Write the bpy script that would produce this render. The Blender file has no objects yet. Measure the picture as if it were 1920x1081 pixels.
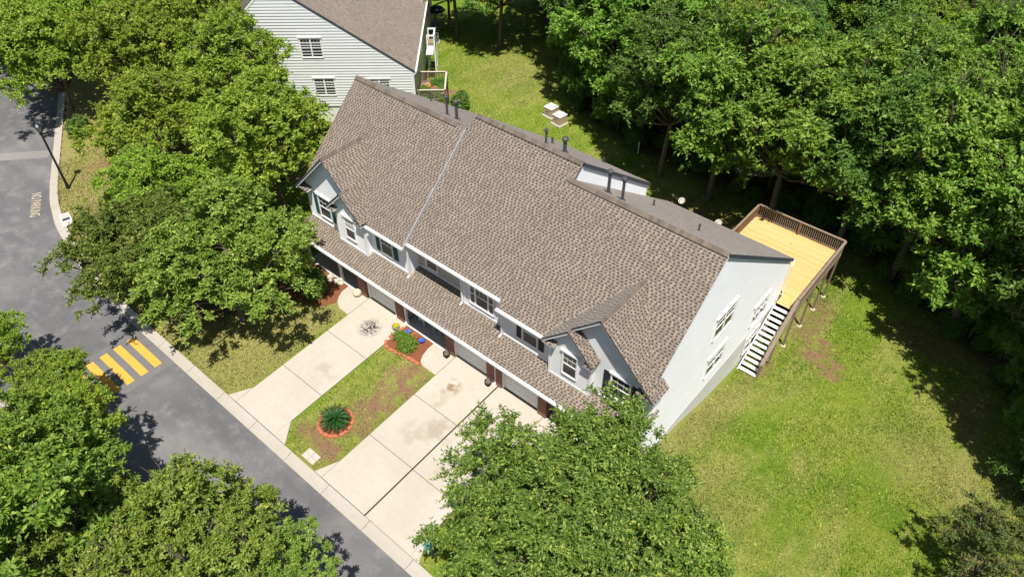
import bpy, bmesh, math, random
import numpy as np
from mathutils import Vector, Matrix
R = math.radians
rng = np.random.default_rng(7)
random.seed(7)
scene = bpy.context.scene
C = scene.collection

# ------------------------------------------------------------------ camera, sky, sun, exposure
CAM = np.array([8.876, -19.679, 32.5])
PITCH, YAW, FPX = R(43.578), R(130.41), 1391.0
cam_d = bpy.data.cameras.new('camera'); cam = bpy.data.objects.new('camera', cam_d); C.objects.link(cam)
cam_d.sensor_width = 36.0; cam_d.lens = 36.0 * FPX / 1920.0; cam_d.clip_start = 0.5; cam_d.clip_end = 3000
cam.location = CAM; cam.rotation_euler = (math.pi / 2 - PITCH, 0, YAW - math.pi / 2)
scene.camera = cam
SUN = Vector((0.29, -0.28, 1.0)).normalized()
world = bpy.data.worlds.new('World'); scene.world = world; world.use_nodes = True
wn = world.node_tree.nodes; wl = world.node_tree.links
sky = wn.new('ShaderNodeTexSky'); sky.sky_type = 'NISHITA'; sky.sun_disc = False
sky.sun_elevation = math.asin(SUN.z); sky.sun_rotation = math.atan2(SUN.x, SUN.y)
wl.new(sky.outputs[0], wn['Background'].inputs[0]); wn['Background'].inputs[1].default_value = 0.065
sun_d = bpy.data.lights.new('sun', 'SUN'); sun_d.energy = 5.0; sun_d.angle = R(0.53); sun_d.color = (1.0, 0.955, 0.88)
sun = bpy.data.objects.new('sun', sun_d); C.objects.link(sun); sun.location = (20, -40, 60)
sun.rotation_euler = SUN.to_track_quat('Z', 'Y').to_euler()
scene.view_settings.view_transform = 'Standard'; scene.view_settings.look = 'None'
scene.view_settings.exposure = 0.45; scene.view_settings.gamma = 1.0; scene.view_settings.use_curve_mapping = False
scene.cycles.max_bounces = 6; scene.cycles.transparent_max_bounces = 4; scene.cycles.use_denoising = True

# ------------------------------------------------------------------ helpers
def tag(o, label=None, cat=None, group=None, kind=None):
    if label: o['label'] = label
    if cat: o['category'] = cat
    if group: o['group'] = group
    if kind: o['kind'] = kind
    return o
def empty(name, loc=(0, 0, 0), rz=0.0, parent=None):
    o = bpy.data.objects.new(name, None); C.objects.link(o); o.location = loc; o.rotation_euler = (0, 0, rz)
    o.empty_display_size = 0.3
    if parent: o.parent = parent
    return o
def link(name, me, parent=None, mat=None, loc=None, rz=None):
    o = bpy.data.objects.new(name, me); C.objects.link(o)
    if mat is not None and not me.materials: me.materials.append(mat)
    if parent: o.parent = parent
    if loc is not None: o.location = loc
    if rz is not None: o.rotation_euler = (0, 0, rz)
    return o
def copy_tree(o, parent=None):
    c = o.copy(); C.objects.link(c); c.parent = parent
    for ch in o.children: copy_tree(ch, c)
    return c
def adopt(root):
    """children were built in world coordinates: keep them there under the moved root"""
    inv = root.matrix_basis.inverted()
    for ch in root.children: ch.matrix_parent_inverse = inv
class MB:
    """collects faces; build() links them as one mesh object"""
    def __init__(s): s.v = []; s.f = []; s.m = []
    def poly(s, pts, m=0):
        n = len(s.v); s.v += [tuple(p) for p in pts]; s.f.append(tuple(range(n, n + len(pts)))); s.m.append(m); return s
    def faces(s, vs, fs, m=0):
        n = len(s.v); s.v += [tuple(p) for p in vs]
        for f in fs: s.f.append(tuple(i + n for i in f)); s.m.append(m)
        return s
    def box(s, x0, x1, y0, y1, z0, z1, m=0):
        return s.faces([(x0,y0,z0),(x1,y0,z0),(x1,y1,z0),(x0,y1,z0),(x0,y0,z1),(x1,y0,z1),(x1,y1,z1),(x0,y1,z1)],
                       [(0,3,2,1),(4,5,6,7),(0,1,5,4),(1,2,6,5),(2,3,7,6),(3,0,4,7)], m)
    def obox(s, c, u, v, w, m=0):
        """oriented box: centre, three half-extent vectors"""
        c, u, v, w = map(np.asarray, (c, u, v, w)); P = []
        for sz in (-1, 1):
            for sx, sy in ((-1,-1),(1,-1),(1,1),(-1,1)): P.append(c + sx*u + sy*v + sz*w)
        return s.faces(P, [(0,3,2,1),(4,5,6,7),(0,1,5,4),(1,2,6,5),(2,3,7,6),(3,0,4,7)], m)
    def bar(s, a, b, w, h, m=0, up=(0,0,1)):
        a = np.array(a, float); b = np.array(b, float); d = b - a; L = np.linalg.norm(d); d /= L
        up = np.array(up, float)
        if abs(d @ up) > .99: up = np.array((1., 0, 0))
        sx = np.cross(d, up); sx /= np.linalg.norm(sx); sz = np.cross(sx, d)
        return s.obox((a + b)/2, d*L/2, sx*w/2, sz*h/2, m)
    def tube(s, pts, radii, n=8, m=0, cap=True):
        pts = [np.array(p, float) for p in pts]; base = len(s.v); K = len(pts)
        for i, p in enumerate(pts):
            d = pts[min(i+1, K-1)] - pts[max(i-1, 0)]; d /= (np.linalg.norm(d) + 1e-9)
            a = np.array((0, 0, 1.)) if abs(d[2]) < .9 else np.array((1., 0, 0))
            x = np.cross(a, d); x /= np.linalg.norm(x); y = np.cross(d, x)
            for k in range(n):
                t = 2*math.pi*k/n; s.v.append(tuple(p + radii[i]*(x*math.cos(t) + y*math.sin(t))))
        for i in range(K-1):
            for k in range(n):
                a = base+i*n+k; b = base+i*n+(k+1) % n; s.f.append((a, b, b+n, a+n)); s.m.append(m)
        if cap:
            s.f.append(tuple(base+k for k in range(n))[::-1]); s.m.append(m)
            s.f.append(tuple(base+(K-1)*n+k for k in range(n))); s.m.append(m)
        return s
    def lathe(s, prof, n=16, c=(0, 0, 0), m=0):
        base = len(s.v)
        for r, z in prof:
            for k in range(n):
                t = 2*math.pi*k/n; s.v.append((c[0]+r*math.cos(t), c[1]+r*math.sin(t), c[2]+z))
        for i in range(len(prof)-1):
            for k in range(n):
                a = base+i*n+k; b = base+i*n+(k+1) % n; s.f.append((a, b, b+n, a+n)); s.m.append(m)
        s.f.append(tuple(base+k for k in range(n))[::-1]); s.m.append(m)
        s.f.append(tuple(base+(len(prof)-1)*n+k for k in range(n))); s.m.append(m)
        return s
    def mesh(s, name, mats, smooth=False):
        me = bpy.data.meshes.new(name); me.from_pydata(s.v, [], s.f)
        if not isinstance(mats, (list, tuple)): mats = [mats]
        for k in mats: me.materials.append(k)
        if len(mats) > 1: me.polygons.foreach_set('material_index', s.m)
        if smooth: me.polygons.foreach_set('use_smooth', [True]*len(me.polygons))
        me.update(); return me
    def build(s, name, mats, parent=None, smooth=False, bevel=0, **k):
        o = link(name, s.mesh(name, mats, smooth), parent, **k)
        if bevel:
            b = o.modifiers.new('bevel', 'BEVEL'); b.width = bevel; b.segments = 1; b.limit_method = 'ANGLE'
        return o
def np_mesh(name, verts, quads, mat=None, midx=None):
    me = bpy.data.meshes.new(name); n = len(verts); q = np.asarray(quads, np.int32)
    k = q.shape[1]
    me.vertices.add(n); me.vertices.foreach_set('co', np.asarray(verts, np.float32).ravel())
    me.loops.add(q.size); me.loops.foreach_set('vertex_index', q.ravel())
    me.polygons.add(len(q)); me.polygons.foreach_set('loop_start', np.arange(0, q.size, k, dtype=np.int32))
    if mat is not None:
        for m_ in (mat if isinstance(mat, (list, tuple)) else [mat]): me.materials.append(m_)
    if midx is not None: me.polygons.foreach_set('material_index', np.asarray(midx, np.int32))
    me.update(calc_edges=True); me.shade_flat(); return me

# ------------------------------------------------------------------ materials
class NT:
    def __init__(s, name):
        s.m = bpy.data.materials.new(name); s.m.use_nodes = True; s.t = s.m.node_tree; s.n = s.t.nodes
        s.b = s.n['Principled BSDF']; s.out = s.n['Material Output']
        s.pos = s.n.new('ShaderNodeNewGeometry')
    def L(s, a, b): s.t.links.new(a, b)
    def val(s, x, sock):
        if hasattr(x, 'is_linked'): s.L(x, sock)
        else: sock.default_value = x
    def noise(s, scale, detail=4, rough=.55, vec=None, stretch=None, out='Fac', dist=0):
        k = s.n.new('ShaderNodeTexNoise'); k.inputs['Scale'].default_value = scale; k.inputs['Detail'].default_value = detail
        k.inputs['Roughness'].default_value = rough; k.inputs['Distortion'].default_value = dist
        v = vec or s.pos.outputs['Position']
        if stretch:
            mp = s.n.new('ShaderNodeMapping'); mp.inputs['Rotation'].default_value = (0, 0, stretch[0]); mp.inputs['Scale'].default_value = stretch[1]
            s.L(v, mp.inputs[0]); v = mp.outputs[0]
        s.L(v, k.inputs['Vector']); return k.outputs[out]
    def ramp(s, f, stops, interp='LINEAR'):
        k = s.n.new('ShaderNodeValToRGB'); k.color_ramp.interpolation = interp; e = k.color_ramp.elements
        while len(e) < len(stops): e.new(.5)
        for a, (p, c) in zip(e, stops):
            a.position = p; a.color = (*c, 1) if isinstance(c, tuple) else (c, c, c, 1)
        s.L(f, k.inputs[0]); return k.outputs[0]
    def mix(s, f, a, b, mode='MIX'):
        k = s.n.new('ShaderNodeMix'); k.data_type = 'RGBA'; k.blend_type = mode
        s.val(f, k.inputs[0])
        for x, i in ((a, 6), (b, 7)):
            if isinstance(x, tuple): k.inputs[i].default_value = (*x, 1)
            else: s.L(x, k.inputs[i])
        return k.outputs[2]
    def math(s, op, a, b=0.0, clamp=False):
        k = s.n.new('ShaderNodeMath'); k.operation = op; k.use_clamp = clamp; s.val(a, k.inputs[0]); s.val(b, k.inputs[1]); return k.outputs[0]
    def bump(s, h, strength=.3, dist=.02):
        k = s.n.new('ShaderNodeBump'); k.inputs['Strength'].default_value = strength; k.inputs['Distance'].default_value = dist
        s.L(h, k.inputs['Height']); s.L(k.outputs[0], s.b.inputs['Normal'])
    def fin(s, col, rough=.8, spec=.3, metal=0):
        if isinstance(col, tuple): s.b.inputs['Base Color'].default_value = (*col, 1)
        else: s.L(col, s.b.inputs['Base Color'])
        s.val(rough, s.b.inputs['Roughness']); s.b.inputs['Specular IOR Level'].default_value = spec; s.b.inputs['Metallic'].default_value = metal
        return s.m
def plain(name, col, rough=.7, spec=.3, var=.12, scale=3.0, metal=0, bump=0):
    t = NT(name); n = t.noise(scale, 5); d = tuple(c*(1-var) for c in col); l = tuple(min(1, c*(1+var)) for c in col)
    if bump: t.bump(t.noise(scale*14, 3), bump, .01)
    return t.fin(t.mix(n, d, l), rough, spec, metal)

def shingle_mat(name, light, mid, dark, island=True):
    t = NT(name)
    oi = t.n.new('ShaderNodeObjectInfo')
    r = t.math('FRACT', t.math('ADD', t.pos.outputs['Random Per Island'], oi.outputs['Random'])) if island else t.noise(3.3, 2, .5)
    big = t.noise(.35, 3, .5); fine = t.noise(60, 2, .7)
    c = t.ramp(r, [(0, tuple(x*.74 for x in light)), (.4, light), (.8, tuple(x*1.22 for x in light)), (1, mid)]) if island else t.ramp(r, [(.25, mid), (.6, light)])
    c = t.mix(t.ramp(big, [(.3, .0), (.7, .5)]), c, t.mix(.5, c, mid))
    c = t.mix(t.ramp(fine, [(.3, .0), (.75, .5)]), c, t.mix(.5, c, dark))
    st = t.noise(.9, 4, .6, stretch=(0, (1, .12, .12)))
    c = t.mix(t.ramp(st, [(.55, .0), (.8, .35)]), c, mid)
    t.bump(fine, .25, .006)
    t.b.inputs['Sheen Weight'].default_value = .45; t.b.inputs['Sheen Roughness'].default_value = .35
    return t.fin(c, .9, .15)
M = {}
M['shingle'] = shingle_mat('shingle_tab', (.262, .216, .176), (.172, .139, .112), (.115, .092, .074))
M['course'] = shingle_mat('shingle_course', (.238, .195, .158), (.165, .133, .107), (.11, .088, .07), island=False)
M['under'] = plain('shingle_under', (.052, .040, .032), .95, .1, .3, 8)
M['cap'] = shingle_mat('shingle_cap', (.165, .133, .108), (.11, .088, .07), (.07, .055, .044))
M['roof_edge'] = plain('roof_edge', (.06, .062, .07), .7, .3, .1)
M['slate'] = plain('slate_trim', (.055, .065, .09), .6, .35, .1)
M['white'] = plain('white_trim', (.80, .80, .79), .45, .4, .05, 2)
M['metal_trim'] = plain('grey_metal_trim', (.36, .37, .39), .4, .5, .12, 2)
def siding_mat(name, col):
    t = NT(name); n = t.noise(1.2, 4, .6, stretch=(0, (.6, .6, 3))); n2 = t.noise(.5, 3)
    c = t.mix(t.ramp(n, [(.35, 0.), (.75, .55)]), col, tuple(x*.86 for x in col))
    c = t.mix(t.ramp(n2, [(.4, 0.), (.8, .4)]), c, tuple(x*y for x, y in zip(col, (.88, .87, .82))))
    return t.fin(c, .5, .35)
M['side_white'] = siding_mat('white_vinyl_siding', (.89, .90, .92))
M['side_grey'] = siding_mat('pale_grey_siding', (.74, .745, .75))
M['side_beige'] = siding_mat('beige_siding', (.46, .42, .36))
M['side_neigh'] = siding_mat('pale_siding', (.70, .71, .72))
M['stucco'] = plain('painted_foundation', (.72, .71, .68), .8, .2, .12, .9, bump=.2)
M['dark_shutter'] = plain('dark_shutter', (.02, .024, .035), .5, .4, .15)
M['teal_shutter'] = plain('teal_shutter', (.012, .085, .075), .5, .4, .15)
def glass():
    t = NT('window_glass'); n = t.noise(.6, 2)
    return t.fin(t.mix(n, (.012, .014, .018), (.05, .055, .06)), .06, .6)
M['glass'] = glass()
M['blind'] = plain('window_blind', (.45, .46, .46), .6, .3)
def brick():
    t = NT('red_brick'); b = t.n.new('ShaderNodeTexBrick'); mp = t.n.new('ShaderNodeMapping')
    mp.inputs['Rotation'].default_value = (R(90), 0, 0); cx = t.n.new('ShaderNodeSeparateXYZ'); cb = t.n.new('ShaderNodeCombineXYZ')
    t.L(t.pos.outputs['Position'], cx.inputs[0]); t.L(t.math('ADD', cx.outputs[0], cx.outputs[1]), cb.inputs[0]); t.L(cx.outputs[2], cb.inputs[1])
    t.L(cb.outputs[0], b.inputs['Vector'])
    b.inputs['Color1'].default_value = (.24, .075, .05, 1); b.inputs['Color2'].default_value = (.15, .045, .035, 1); b.inputs['Mortar'].default_value = (.35, .27, .22, 1)
    b.inputs['Scale'].default_value = 1.0; b.inputs['Brick Width'].default_value = .21; b.inputs['Row Height'].default_value = .075; b.inputs['Mortar Size'].default_value = .008
    t.bump(b.outputs['Fac'], -.4, .01)
    return t.fin(t.mix(t.noise(6, 3), b.outputs['Color'], t.mix(.5, b.outputs['Color'], (.3, .14, .1))), .85, .2)
M['brick'] = brick()
M['garage'] = plain('garage_door_paint', (.70, .71, .71), .5, .35, .06)
M['porch_floor'] = plain('porch_concrete', (.34, .35, .36), .8, .2, .15, 2)
def concrete(name, base, spots=()):
    t = NT(name); n1 = t.noise(.35, 5, .6); n2 = t.noise(3.5, 5, .65); n3 = t.noise(45, 2, .7)
    c = t.mix(t.ramp(n1, [(.3, 0.), (.75, .8)]), base, tuple(x*y for x, y in zip(base, (.84, .82, .78))))
    c = t.mix(t.ramp(n2, [(.45, 0.), (.8, .55)]), c, tuple(x*y for x, y in zip(base, (.80, .76, .70))))
    c = t.mix(t.ramp(n3, [(.55, 0.), (.8, .4)]), c, tuple(x*.7 for x in base))
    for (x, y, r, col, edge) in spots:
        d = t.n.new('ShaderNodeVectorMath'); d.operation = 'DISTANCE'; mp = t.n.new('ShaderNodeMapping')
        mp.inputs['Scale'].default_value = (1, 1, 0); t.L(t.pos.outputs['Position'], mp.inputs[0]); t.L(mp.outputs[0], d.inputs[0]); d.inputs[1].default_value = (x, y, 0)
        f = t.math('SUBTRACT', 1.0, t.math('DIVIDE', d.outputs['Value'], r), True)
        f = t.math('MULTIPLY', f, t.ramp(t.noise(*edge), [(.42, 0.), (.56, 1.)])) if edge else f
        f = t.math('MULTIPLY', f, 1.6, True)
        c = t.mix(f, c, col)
    t.bump(n3, .12, .004)
    return t.fin(c, .85, .2)
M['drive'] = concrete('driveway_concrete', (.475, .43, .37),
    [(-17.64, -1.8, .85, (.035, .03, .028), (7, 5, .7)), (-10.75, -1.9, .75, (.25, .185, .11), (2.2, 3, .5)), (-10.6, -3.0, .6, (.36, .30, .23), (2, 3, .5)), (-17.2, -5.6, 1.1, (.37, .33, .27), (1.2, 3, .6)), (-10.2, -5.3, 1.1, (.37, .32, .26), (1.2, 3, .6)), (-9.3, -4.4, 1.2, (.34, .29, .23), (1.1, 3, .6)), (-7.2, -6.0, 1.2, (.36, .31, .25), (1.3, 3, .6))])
M['kerb'] = concrete('kerb_concrete', (.43, .395, .345))
M['pad'] = concrete('pad_concrete', (.48, .45, .40))
def asphalt():
    t = NT('asphalt'); n1 = t.noise(.16, 5, .62, dist=.4); n2 = t.noise(1.1, 5, .65); n3 = t.noise(38, 3, .75); n4 = t.noise(.45, 3, .5, stretch=(.1, (.25, 1.6, 1)))
    c = t.ramp(n1, [(.28, (.105, .104, .108)), (.5, (.155, .152, .155)), (.72, (.235, .226, .22))])
    c = t.mix(t.ramp(n2, [(.5, 0.), (.68, .6)]), c, (.27, .255, .24))
    c = t.mix(t.ramp(n4, [(.45, 0.), (.75, .45)]), c, (.09, .09, .094))
    c = t.mix(t.ramp(n3, [(.35, .45), (.6, 0.)]), c, (.045, .045, .05))
    c = t.mix(t.ramp(n3, [(.62, 0.), (.8, .5)]), c, (.3, .28, .26))
    t.bump(n3, .35, .008)
    return t.fin(c, .92, .2)
M['asphalt'] = asphalt()
M['seam'] = concrete('pale_seam', (.24, .23, .22))
M['hump'] = plain('hump_asphalt', (.15, .145, .145), .9, .2, .2, 1.5)
def paint(name, col, under):
    t = NT(name); n = t.noise(9, 5, .75); n2 = t.noise(1.4, 3, .6)
    f = t.math('ADD', t.ramp(n, [(.56, 0.), (.7, .55)]), t.ramp(n2, [(.55, 0.), (.85, .35)]), True)
    return t.fin(t.mix(f, col, under), .75, .25)
M['yellow'] = paint('yellow_road_paint', (.62, .345, .055), (.22, .18, .12))
M['lettering'] = paint('faded_lettering', (.52, .43, .28), (.2, .185, .16))
def wood(name, a, b, scale=4, ang=0.0):
    t = NT(name); oi = t.n.new('ShaderNodeObjectInfo')
    n = t.noise(scale, 5, .6, stretch=(ang, (.25, 4, 4))); k = t.noise(1.7, 2, .5)
    c = t.mix(t.ramp(n, [(.3, 0.), (.7, 1.)]), a, b)
    c = t.mix(t.math('MULTIPLY', oi.outputs['Random'], .55), c, tuple(x*y for x, y in zip(b, (.96, .85, .7))))
    c = t.mix(t.ramp(k, [(.66, 0.), (.74, .5)]), c, tuple(x*.6 for x in b))
    return t.fin(c, .75, .25)
M['deck_board'] = wood('fresh_pine', (.62, .465, .205), (.54, .385, .155))
M['old_wood'] = wood('weathered_wood', (.30, .235, .19), (.21, .16, .125), 3, R(90))
M['cedar'] = wood('brown_wood', (.30, .18, .09), (.2, .115, .06), 3)
M['stair_white'] = plain('white_tread', (.78, .77, .76), .6, .3, .08)
M['teal_bin'] = plain('teal_plastic', (.12, .34, .36), .5, .4, .15)
M['black'] = plain('black_metal', (.012, .012, .013), .45, .5, .2)
M['pipe'] = plain('grey_pipe', (.085, .09, .10), .5, .5, .25, 6, metal=.3)
M['terracotta'] = plain('terracotta', (.42, .135, .07), .85, .2, .25, 9, bump=.2)
M['mulch'] = plain('red_mulch', (.20, .075, .04), .95, .1, .55, 22, bump=.8)
M['blue'] = plain('blue_glaze', (.03, .10, .46), .3, .5, .3, 12)
M['stone'] = plain('pale_stone', (.52, .46, .36), .9, .2, .25, 8, bump=.5)
M['bowl'] = plain('brown_clay', (.25, .11, .05), .8, .2, .25, 8)
M['tan_box'] = plain('tan_enclosure', (.46, .36, .26), .6, .3, .12, 3)
M['tan_lid'] = plain('pale_lid', (.78, .70, .62), .6, .3, .06)
M['ac'] = plain('grey_unit', (.24, .28, .28), .6, .4, .2)
M['dark_fabric'] = plain('dark_canvas', (.035, .04, .05), .8, .2, .25)
M['yellow_petal'] = plain('yellow_petal', (.55, .42, .015), .7, .2, .3, 12)
M['orange'] = plain('orange_plastic', (.60, .20, .02), .6, .3, .2)
M['wicker'] = plain('white_wicker', (.74, .74, .73), .6, .3, .08)
M['bark'] = plain('bark', (.15, .12, .095), .95, .1, .4, 7, bump=.6)
M['clear_glass'] = plain('lantern_glass', (.35, .36, .37), .1, .6, .1)

def leaf_mat(name, a, b, c3, trans=.35):
    t = NT(name); oi = t.n.new('ShaderNodeObjectInfo')
    r = t.pos.outputs['Random Per Island']; n = t.noise(.55, 2, .5)
    col = t.ramp(r, [(0, a), (.55, b), (1, c3)])
    col = t.mix(t.ramp(n, [(.35, 0.), (.7, .55)]), col, b)
    hs = t.n.new('ShaderNodeHueSaturation'); t.L(col, hs.inputs['Color'])
    t.L(t.math('ADD', .485, t.math('MULTIPLY', oi.outputs['Random'], .03)), hs.inputs['Hue'])
    t.L(t.math('ADD', .85, t.math('MULTIPLY', oi.outputs['Random'], .3)), hs.inputs['Value'])
    t.fin(hs.outputs[0], .5, .35)
    tr = t.n.new('ShaderNodeBsdfTranslucent'); t.L(t.mix(.35, hs.outputs[0], (.30, .42, .04)), tr.inputs[0])
    mx = t.n.new('ShaderNodeMixShader'); mx.inputs[0].default_value = trans
    t.L(t.b.outputs[0], mx.inputs[1]); t.L(tr.outputs[0], mx.inputs[2]); t.L(mx.outputs[0], t.out.inputs[0])
    return t.m
M['leaf_oak'] = leaf_mat('oak_leaf', (.038, .085, .012), (.125, .205, .027), (.42, .48, .095), .38)
M['leaf_olive'] = leaf_mat('olive_leaf', (.075, .14, .018), (.21, .295, .038), (.46, .52, .105), .38)
M['leaf_yellow'] = leaf_mat('lime_leaf', (.08, .165, .014), (.235, .345, .03), (.52, .58, .08), .38)
M['leaf_wood'] = leaf_mat('wood_leaf', (.06, .145, .018), (.175, .31, .034), (.40, .51, .085), .38)
M['leaf_deep'] = leaf_mat('deep_leaf', (.04, .105, .020), (.11, .23, .034), (.25, .38, .06), .38)
M['leaf_red'] = leaf_mat('russet_leaf', (.045, .08, .02), (.11, .17, .035), (.27, .20, .07))
M['leaf_shrub'] = leaf_mat('shrub_leaf', (.06, .13, .016), (.15, .27, .028), (.30, .42, .06))
M['frond'] = leaf_mat('frond_leaf', (.015, .06, .012), (.03, .10, .02), (.06, .13, .03), .15)

# ------------------------------------------------------------------ ground shape
def kerb_y(x):
    return np.interp(x, [-120, -75, -60.5, -51, -48, -45.8, -43, -40, -37, -34.3, -31, -28.5, 200],
                     [25, 6.5, -.5, -5.6, -7.2, -8.25, -9.2, -9.86, -10.3, -10.55, -10.7, -10.75, -10.75])
ROAD_Z = -.75
def smooth(a, b, x):
    t = np.clip((x-a)/(b-a), 0, 1); return t*t*(3-2*t)
def front_z(y): return -.02 + .06*np.asarray(y, float)
def ground(x, y):
    x = np.asarray(x, float); y = np.asarray(y, float)
    yp = y - (kerb_y(x) + 10.75)
    side = np.interp(yp, [-60, -19.2, -18.6, -18.4, -11.0, -10.4, -10.2, -2, 0, 5.3, 8.5, 12.6, 17, 24, 60, 300],
                     [-.2, -.55, -.62, -1.15, -1.15, -1.15, -.65, -.52, -.58, -1.55, -2.55, -3.35, -3.85, -4.2, -4.4, -4.6])
    w = smooth(1.0, -.7, x)*smooth(-28.5, -26.3, x)
    front = np.where(yp < -10.2, side, np.where(yp < 2.2, front_z(np.minimum(yp, 0)) - .005, side))
    low = smooth(-9.0, -8.8, x)*smooth(-5.0, -5.4, x)*smooth(-10.4, -10.0, yp)*smooth(.3, -.1, yp)
    return side*(1-w) + front*w - .13*low
EDGE_X = [-200, -70, -55, -47, -39, -32, -27, -18.6, -11.5, -7.6, 0, 4.3, 8, 12.1, 15, 16.6, 19, 24, 60]
EDGE_Y = [70, 60, 54, 50, 43, 36.6, 32, 30.3, 30, 30.7, 30.5, 27.4, 26, 23.4, 20.4, 14.3, 6, -8, -60]
def wood_edge(x): return np.interp(x, EDGE_X, EDGE_Y)
def masks(x, y):
    """dry straw, woodland litter, bare soil (0..1) - what grows where"""
    d = np.zeros_like(x)
    d = np.maximum(d, .75*smooth(-19.2, -20.2, x)*smooth(-36, -26, x)*smooth(.5, -1.0, y))          # lawn by the left drive
    d = np.maximum(d, .9*smooth(-34, -40, x)*smooth(3.5, 0, y-(kerb_y(x)+4)))                      # verge by the lamp
    d = np.maximum(d, .62*smooth(3.2, .2, x)*smooth(-.6, .3, x)*smooth(14, 9, y))                  # strip along the gable wall
    d = np.maximum(d, .55*smooth(5.5, 0, np.hypot((x-12.5)*.8, (y-13.5))))
    d = np.maximum(d, .42*smooth(6, 0, np.hypot((x-3), (y-1))))
    d = np.maximum(d, .42*smooth(9, 0, np.hypot((x+37), (y-34)*.8)))
    d = np.maximum(d, .45*smooth(-11.5, -13.2, x)*smooth(-15.8, -13.6, x)*smooth(-.5, -2, y))
    f = smooth(-1.0, 1.4, y - wood_edge(x))
    f = np.maximum(f, .8*smooth(-24.4, -26, x)*smooth(-32.5, -29, x)*smooth(-8.4, -6.6, y)*smooth(1.5, -1.5, y))
    f = np.maximum(f, .9*smooth(-18.6, -19.6, y-(kerb_y(x)+10.75)))
    b = np.zeros_like(x)
    for (cx, cy, rx, ry, a) in [(-13.2, -3.4, 1.3, 1.5, 1), (-12.9, -5.1, .9, 1.1, .9), (-13.6, -6.0, .9, .7, .55), (-14.6, -8.7, 1.1, .6, .75), (-13.0, -8.9, 1.0, .7, .85), (-12.5, -6.9, .7, .9, .6),
                                (3.6, 17.2, 1.6, .8, 1), (2.9, 18.6, 1.3, .8, .8), (4.5, 16.2, .8, .5, .9), (-45.5, -3.2, 3.2, 1.6, .7), (1.6, 20.5, 1.2, 3.0, .6), (8.5, 23.5, 3.2, 1.6, .5), (12.3, 19.0, 1.5, 2.4, .45),
                                (-3.5, 27, 5, 2.0, .55), (-10, 26.5, 4, 1.5, .5), (-38.8, 27.2, 1.2, .8, .9), (1.0, 14.0, .7, 2.0, .5)]:
        b = np.maximum(b, a*smooth(1.25, .55, np.hypot((x-cx)/rx, (y-cy)/ry)))
    return d, f, b
def lawn_mat(name, blade=False):
    t = NT(name); at = t.n.new('ShaderNodeAttribute'); at.attribute_name = 'cover'
    sp = t.n.new('ShaderNodeSeparateColor'); t.L(at.outputs['Color'], sp.inputs[0])
    n1 = t.noise(.22, 4, .6); n2 = t.noise(1.3, 5, .65); n3 = t.noise(9, 4, .7); n4 = t.noise(.55, 4, .6, stretch=(R(8), (1.15, .16, 1)), dist=.4); n5 = t.noise(33, 3, .8)
    g = t.ramp(n1, [(.3, (.115, .21, .014)), (.5, (.19, .265, .022)), (.7, (.27, .30, .045))])
    g = t.mix(t.ramp(n4, [(.47, 0.), (.62, .75)]), g, (.32, .315, .085))
    g = t.mix(t.ramp(n2, [(.48, 0.), (.70, .75)]), g, (.09, .18, .012))
    g = t.mix(t.ramp(n3, [(.5, 0.), (.75, .55)]), g, (.34, .33, .085))
    if not blade: g = t.mix(t.ramp(n5, [(.36, .85), (.56, 0.)]), g, (.05, .10, .008))
    dry = t.math('MULTIPLY', sp.outputs[0], t.ramp(n2, [(.25, .45), (.6, 1.0)]))
    g = t.mix(dry, g, t.ramp(n3, [(.3, (.21, .17, .065)), (.6, (.33, .27, .115)), (.8, (.44, .36, .19))]))
    soil = t.math('MULTIPLY', sp.outputs[2], t.ramp(n2, [(.38, .0), (.52, 1.2)]), True)
    g = t.mix(soil, g, t.ramp(n5, [(.3, (.13, .075, .04)), (.7, (.33, .20, .115))]))
    lit = t.math('MULTIPLY', sp.outputs[1], t.ramp(n2, [(.2, .75), (.5, 1.0)]))
    g = t.mix(lit, g, t.ramp(n3, [(.3, (.035, .024, .015)), (.6, (.09, .06, .038)), (.8, (.17, .12, .08))]))
    if blade:
        r = t.pos.outputs['Random Per Island']; g = t.mix(t.ramp(r, [(0, 1.0), (.45, 0.)]), g, t.mix(1.0, g, (.38, .46, .35), 'MULTIPLY')); g = t.mix(t.ramp(r, [(.6, 0.), (1, .6)]), g, (.42, .42, .14))
    else: t.bump(t.math('ADD', n5, n3), .9, .05)
    return t.fin(g, .9, .12)
M['lawn'] = lawn_mat('lawn_grass'); M['blade'] = lawn_mat('grass_blade', True)
def set_cover(me, x, y, per=1):
    d, f, b = masks(x, y); c = np.stack([d, f, b, np.ones_like(d)], 1).astype(np.float32)
    if per > 1: c = np.repeat(c, per, 0)
    a = me.color_attributes.new('cover', 'FLOAT_COLOR', 'POINT'); a.data.foreach_set('color', c.ravel())
def axis(lo, hi, step, far):
    core = np.arange(lo, hi+1e-6, step); out = [step]
    while sum(out) < far: out.append(out[-1]*1.35)
    t = np.cumsum(out); return np.concatenate([lo - t[::-1], core, hi + t])
gx = axis(-66, 22, .5, 700); gy = axis(-24, 56, .5, 700)
GX, GY = np.meshgrid(gx, gy); nx, ny = len(gx), len(gy)
gz = ground(GX.ravel(), GY.ravel())
gz = gz + .035*np.sin(GX.ravel()*.9 + 1.3*np.sin(GY.ravel()*.35))*np.sin(GY.ravel()*.7)*(np.hypot(GX.ravel()-5, GY.ravel()-8) > 0)*smooth(-1, 2, GX.ravel())
ii = (np.arange(ny-1)[:, None]*nx + np.arange(nx-1)[None]).ravel()
gme = np_mesh('ground', np.stack([GX.ravel(), GY.ravel(), gz], 1), np.stack([ii, ii+1, ii+1+nx, ii+nx], 1), M['lawn'])
gme.polygons.foreach_set('use_smooth', [True]*len(gme.polygons))
set_cover(gme, GX.ravel(), GY.ravel())
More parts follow.
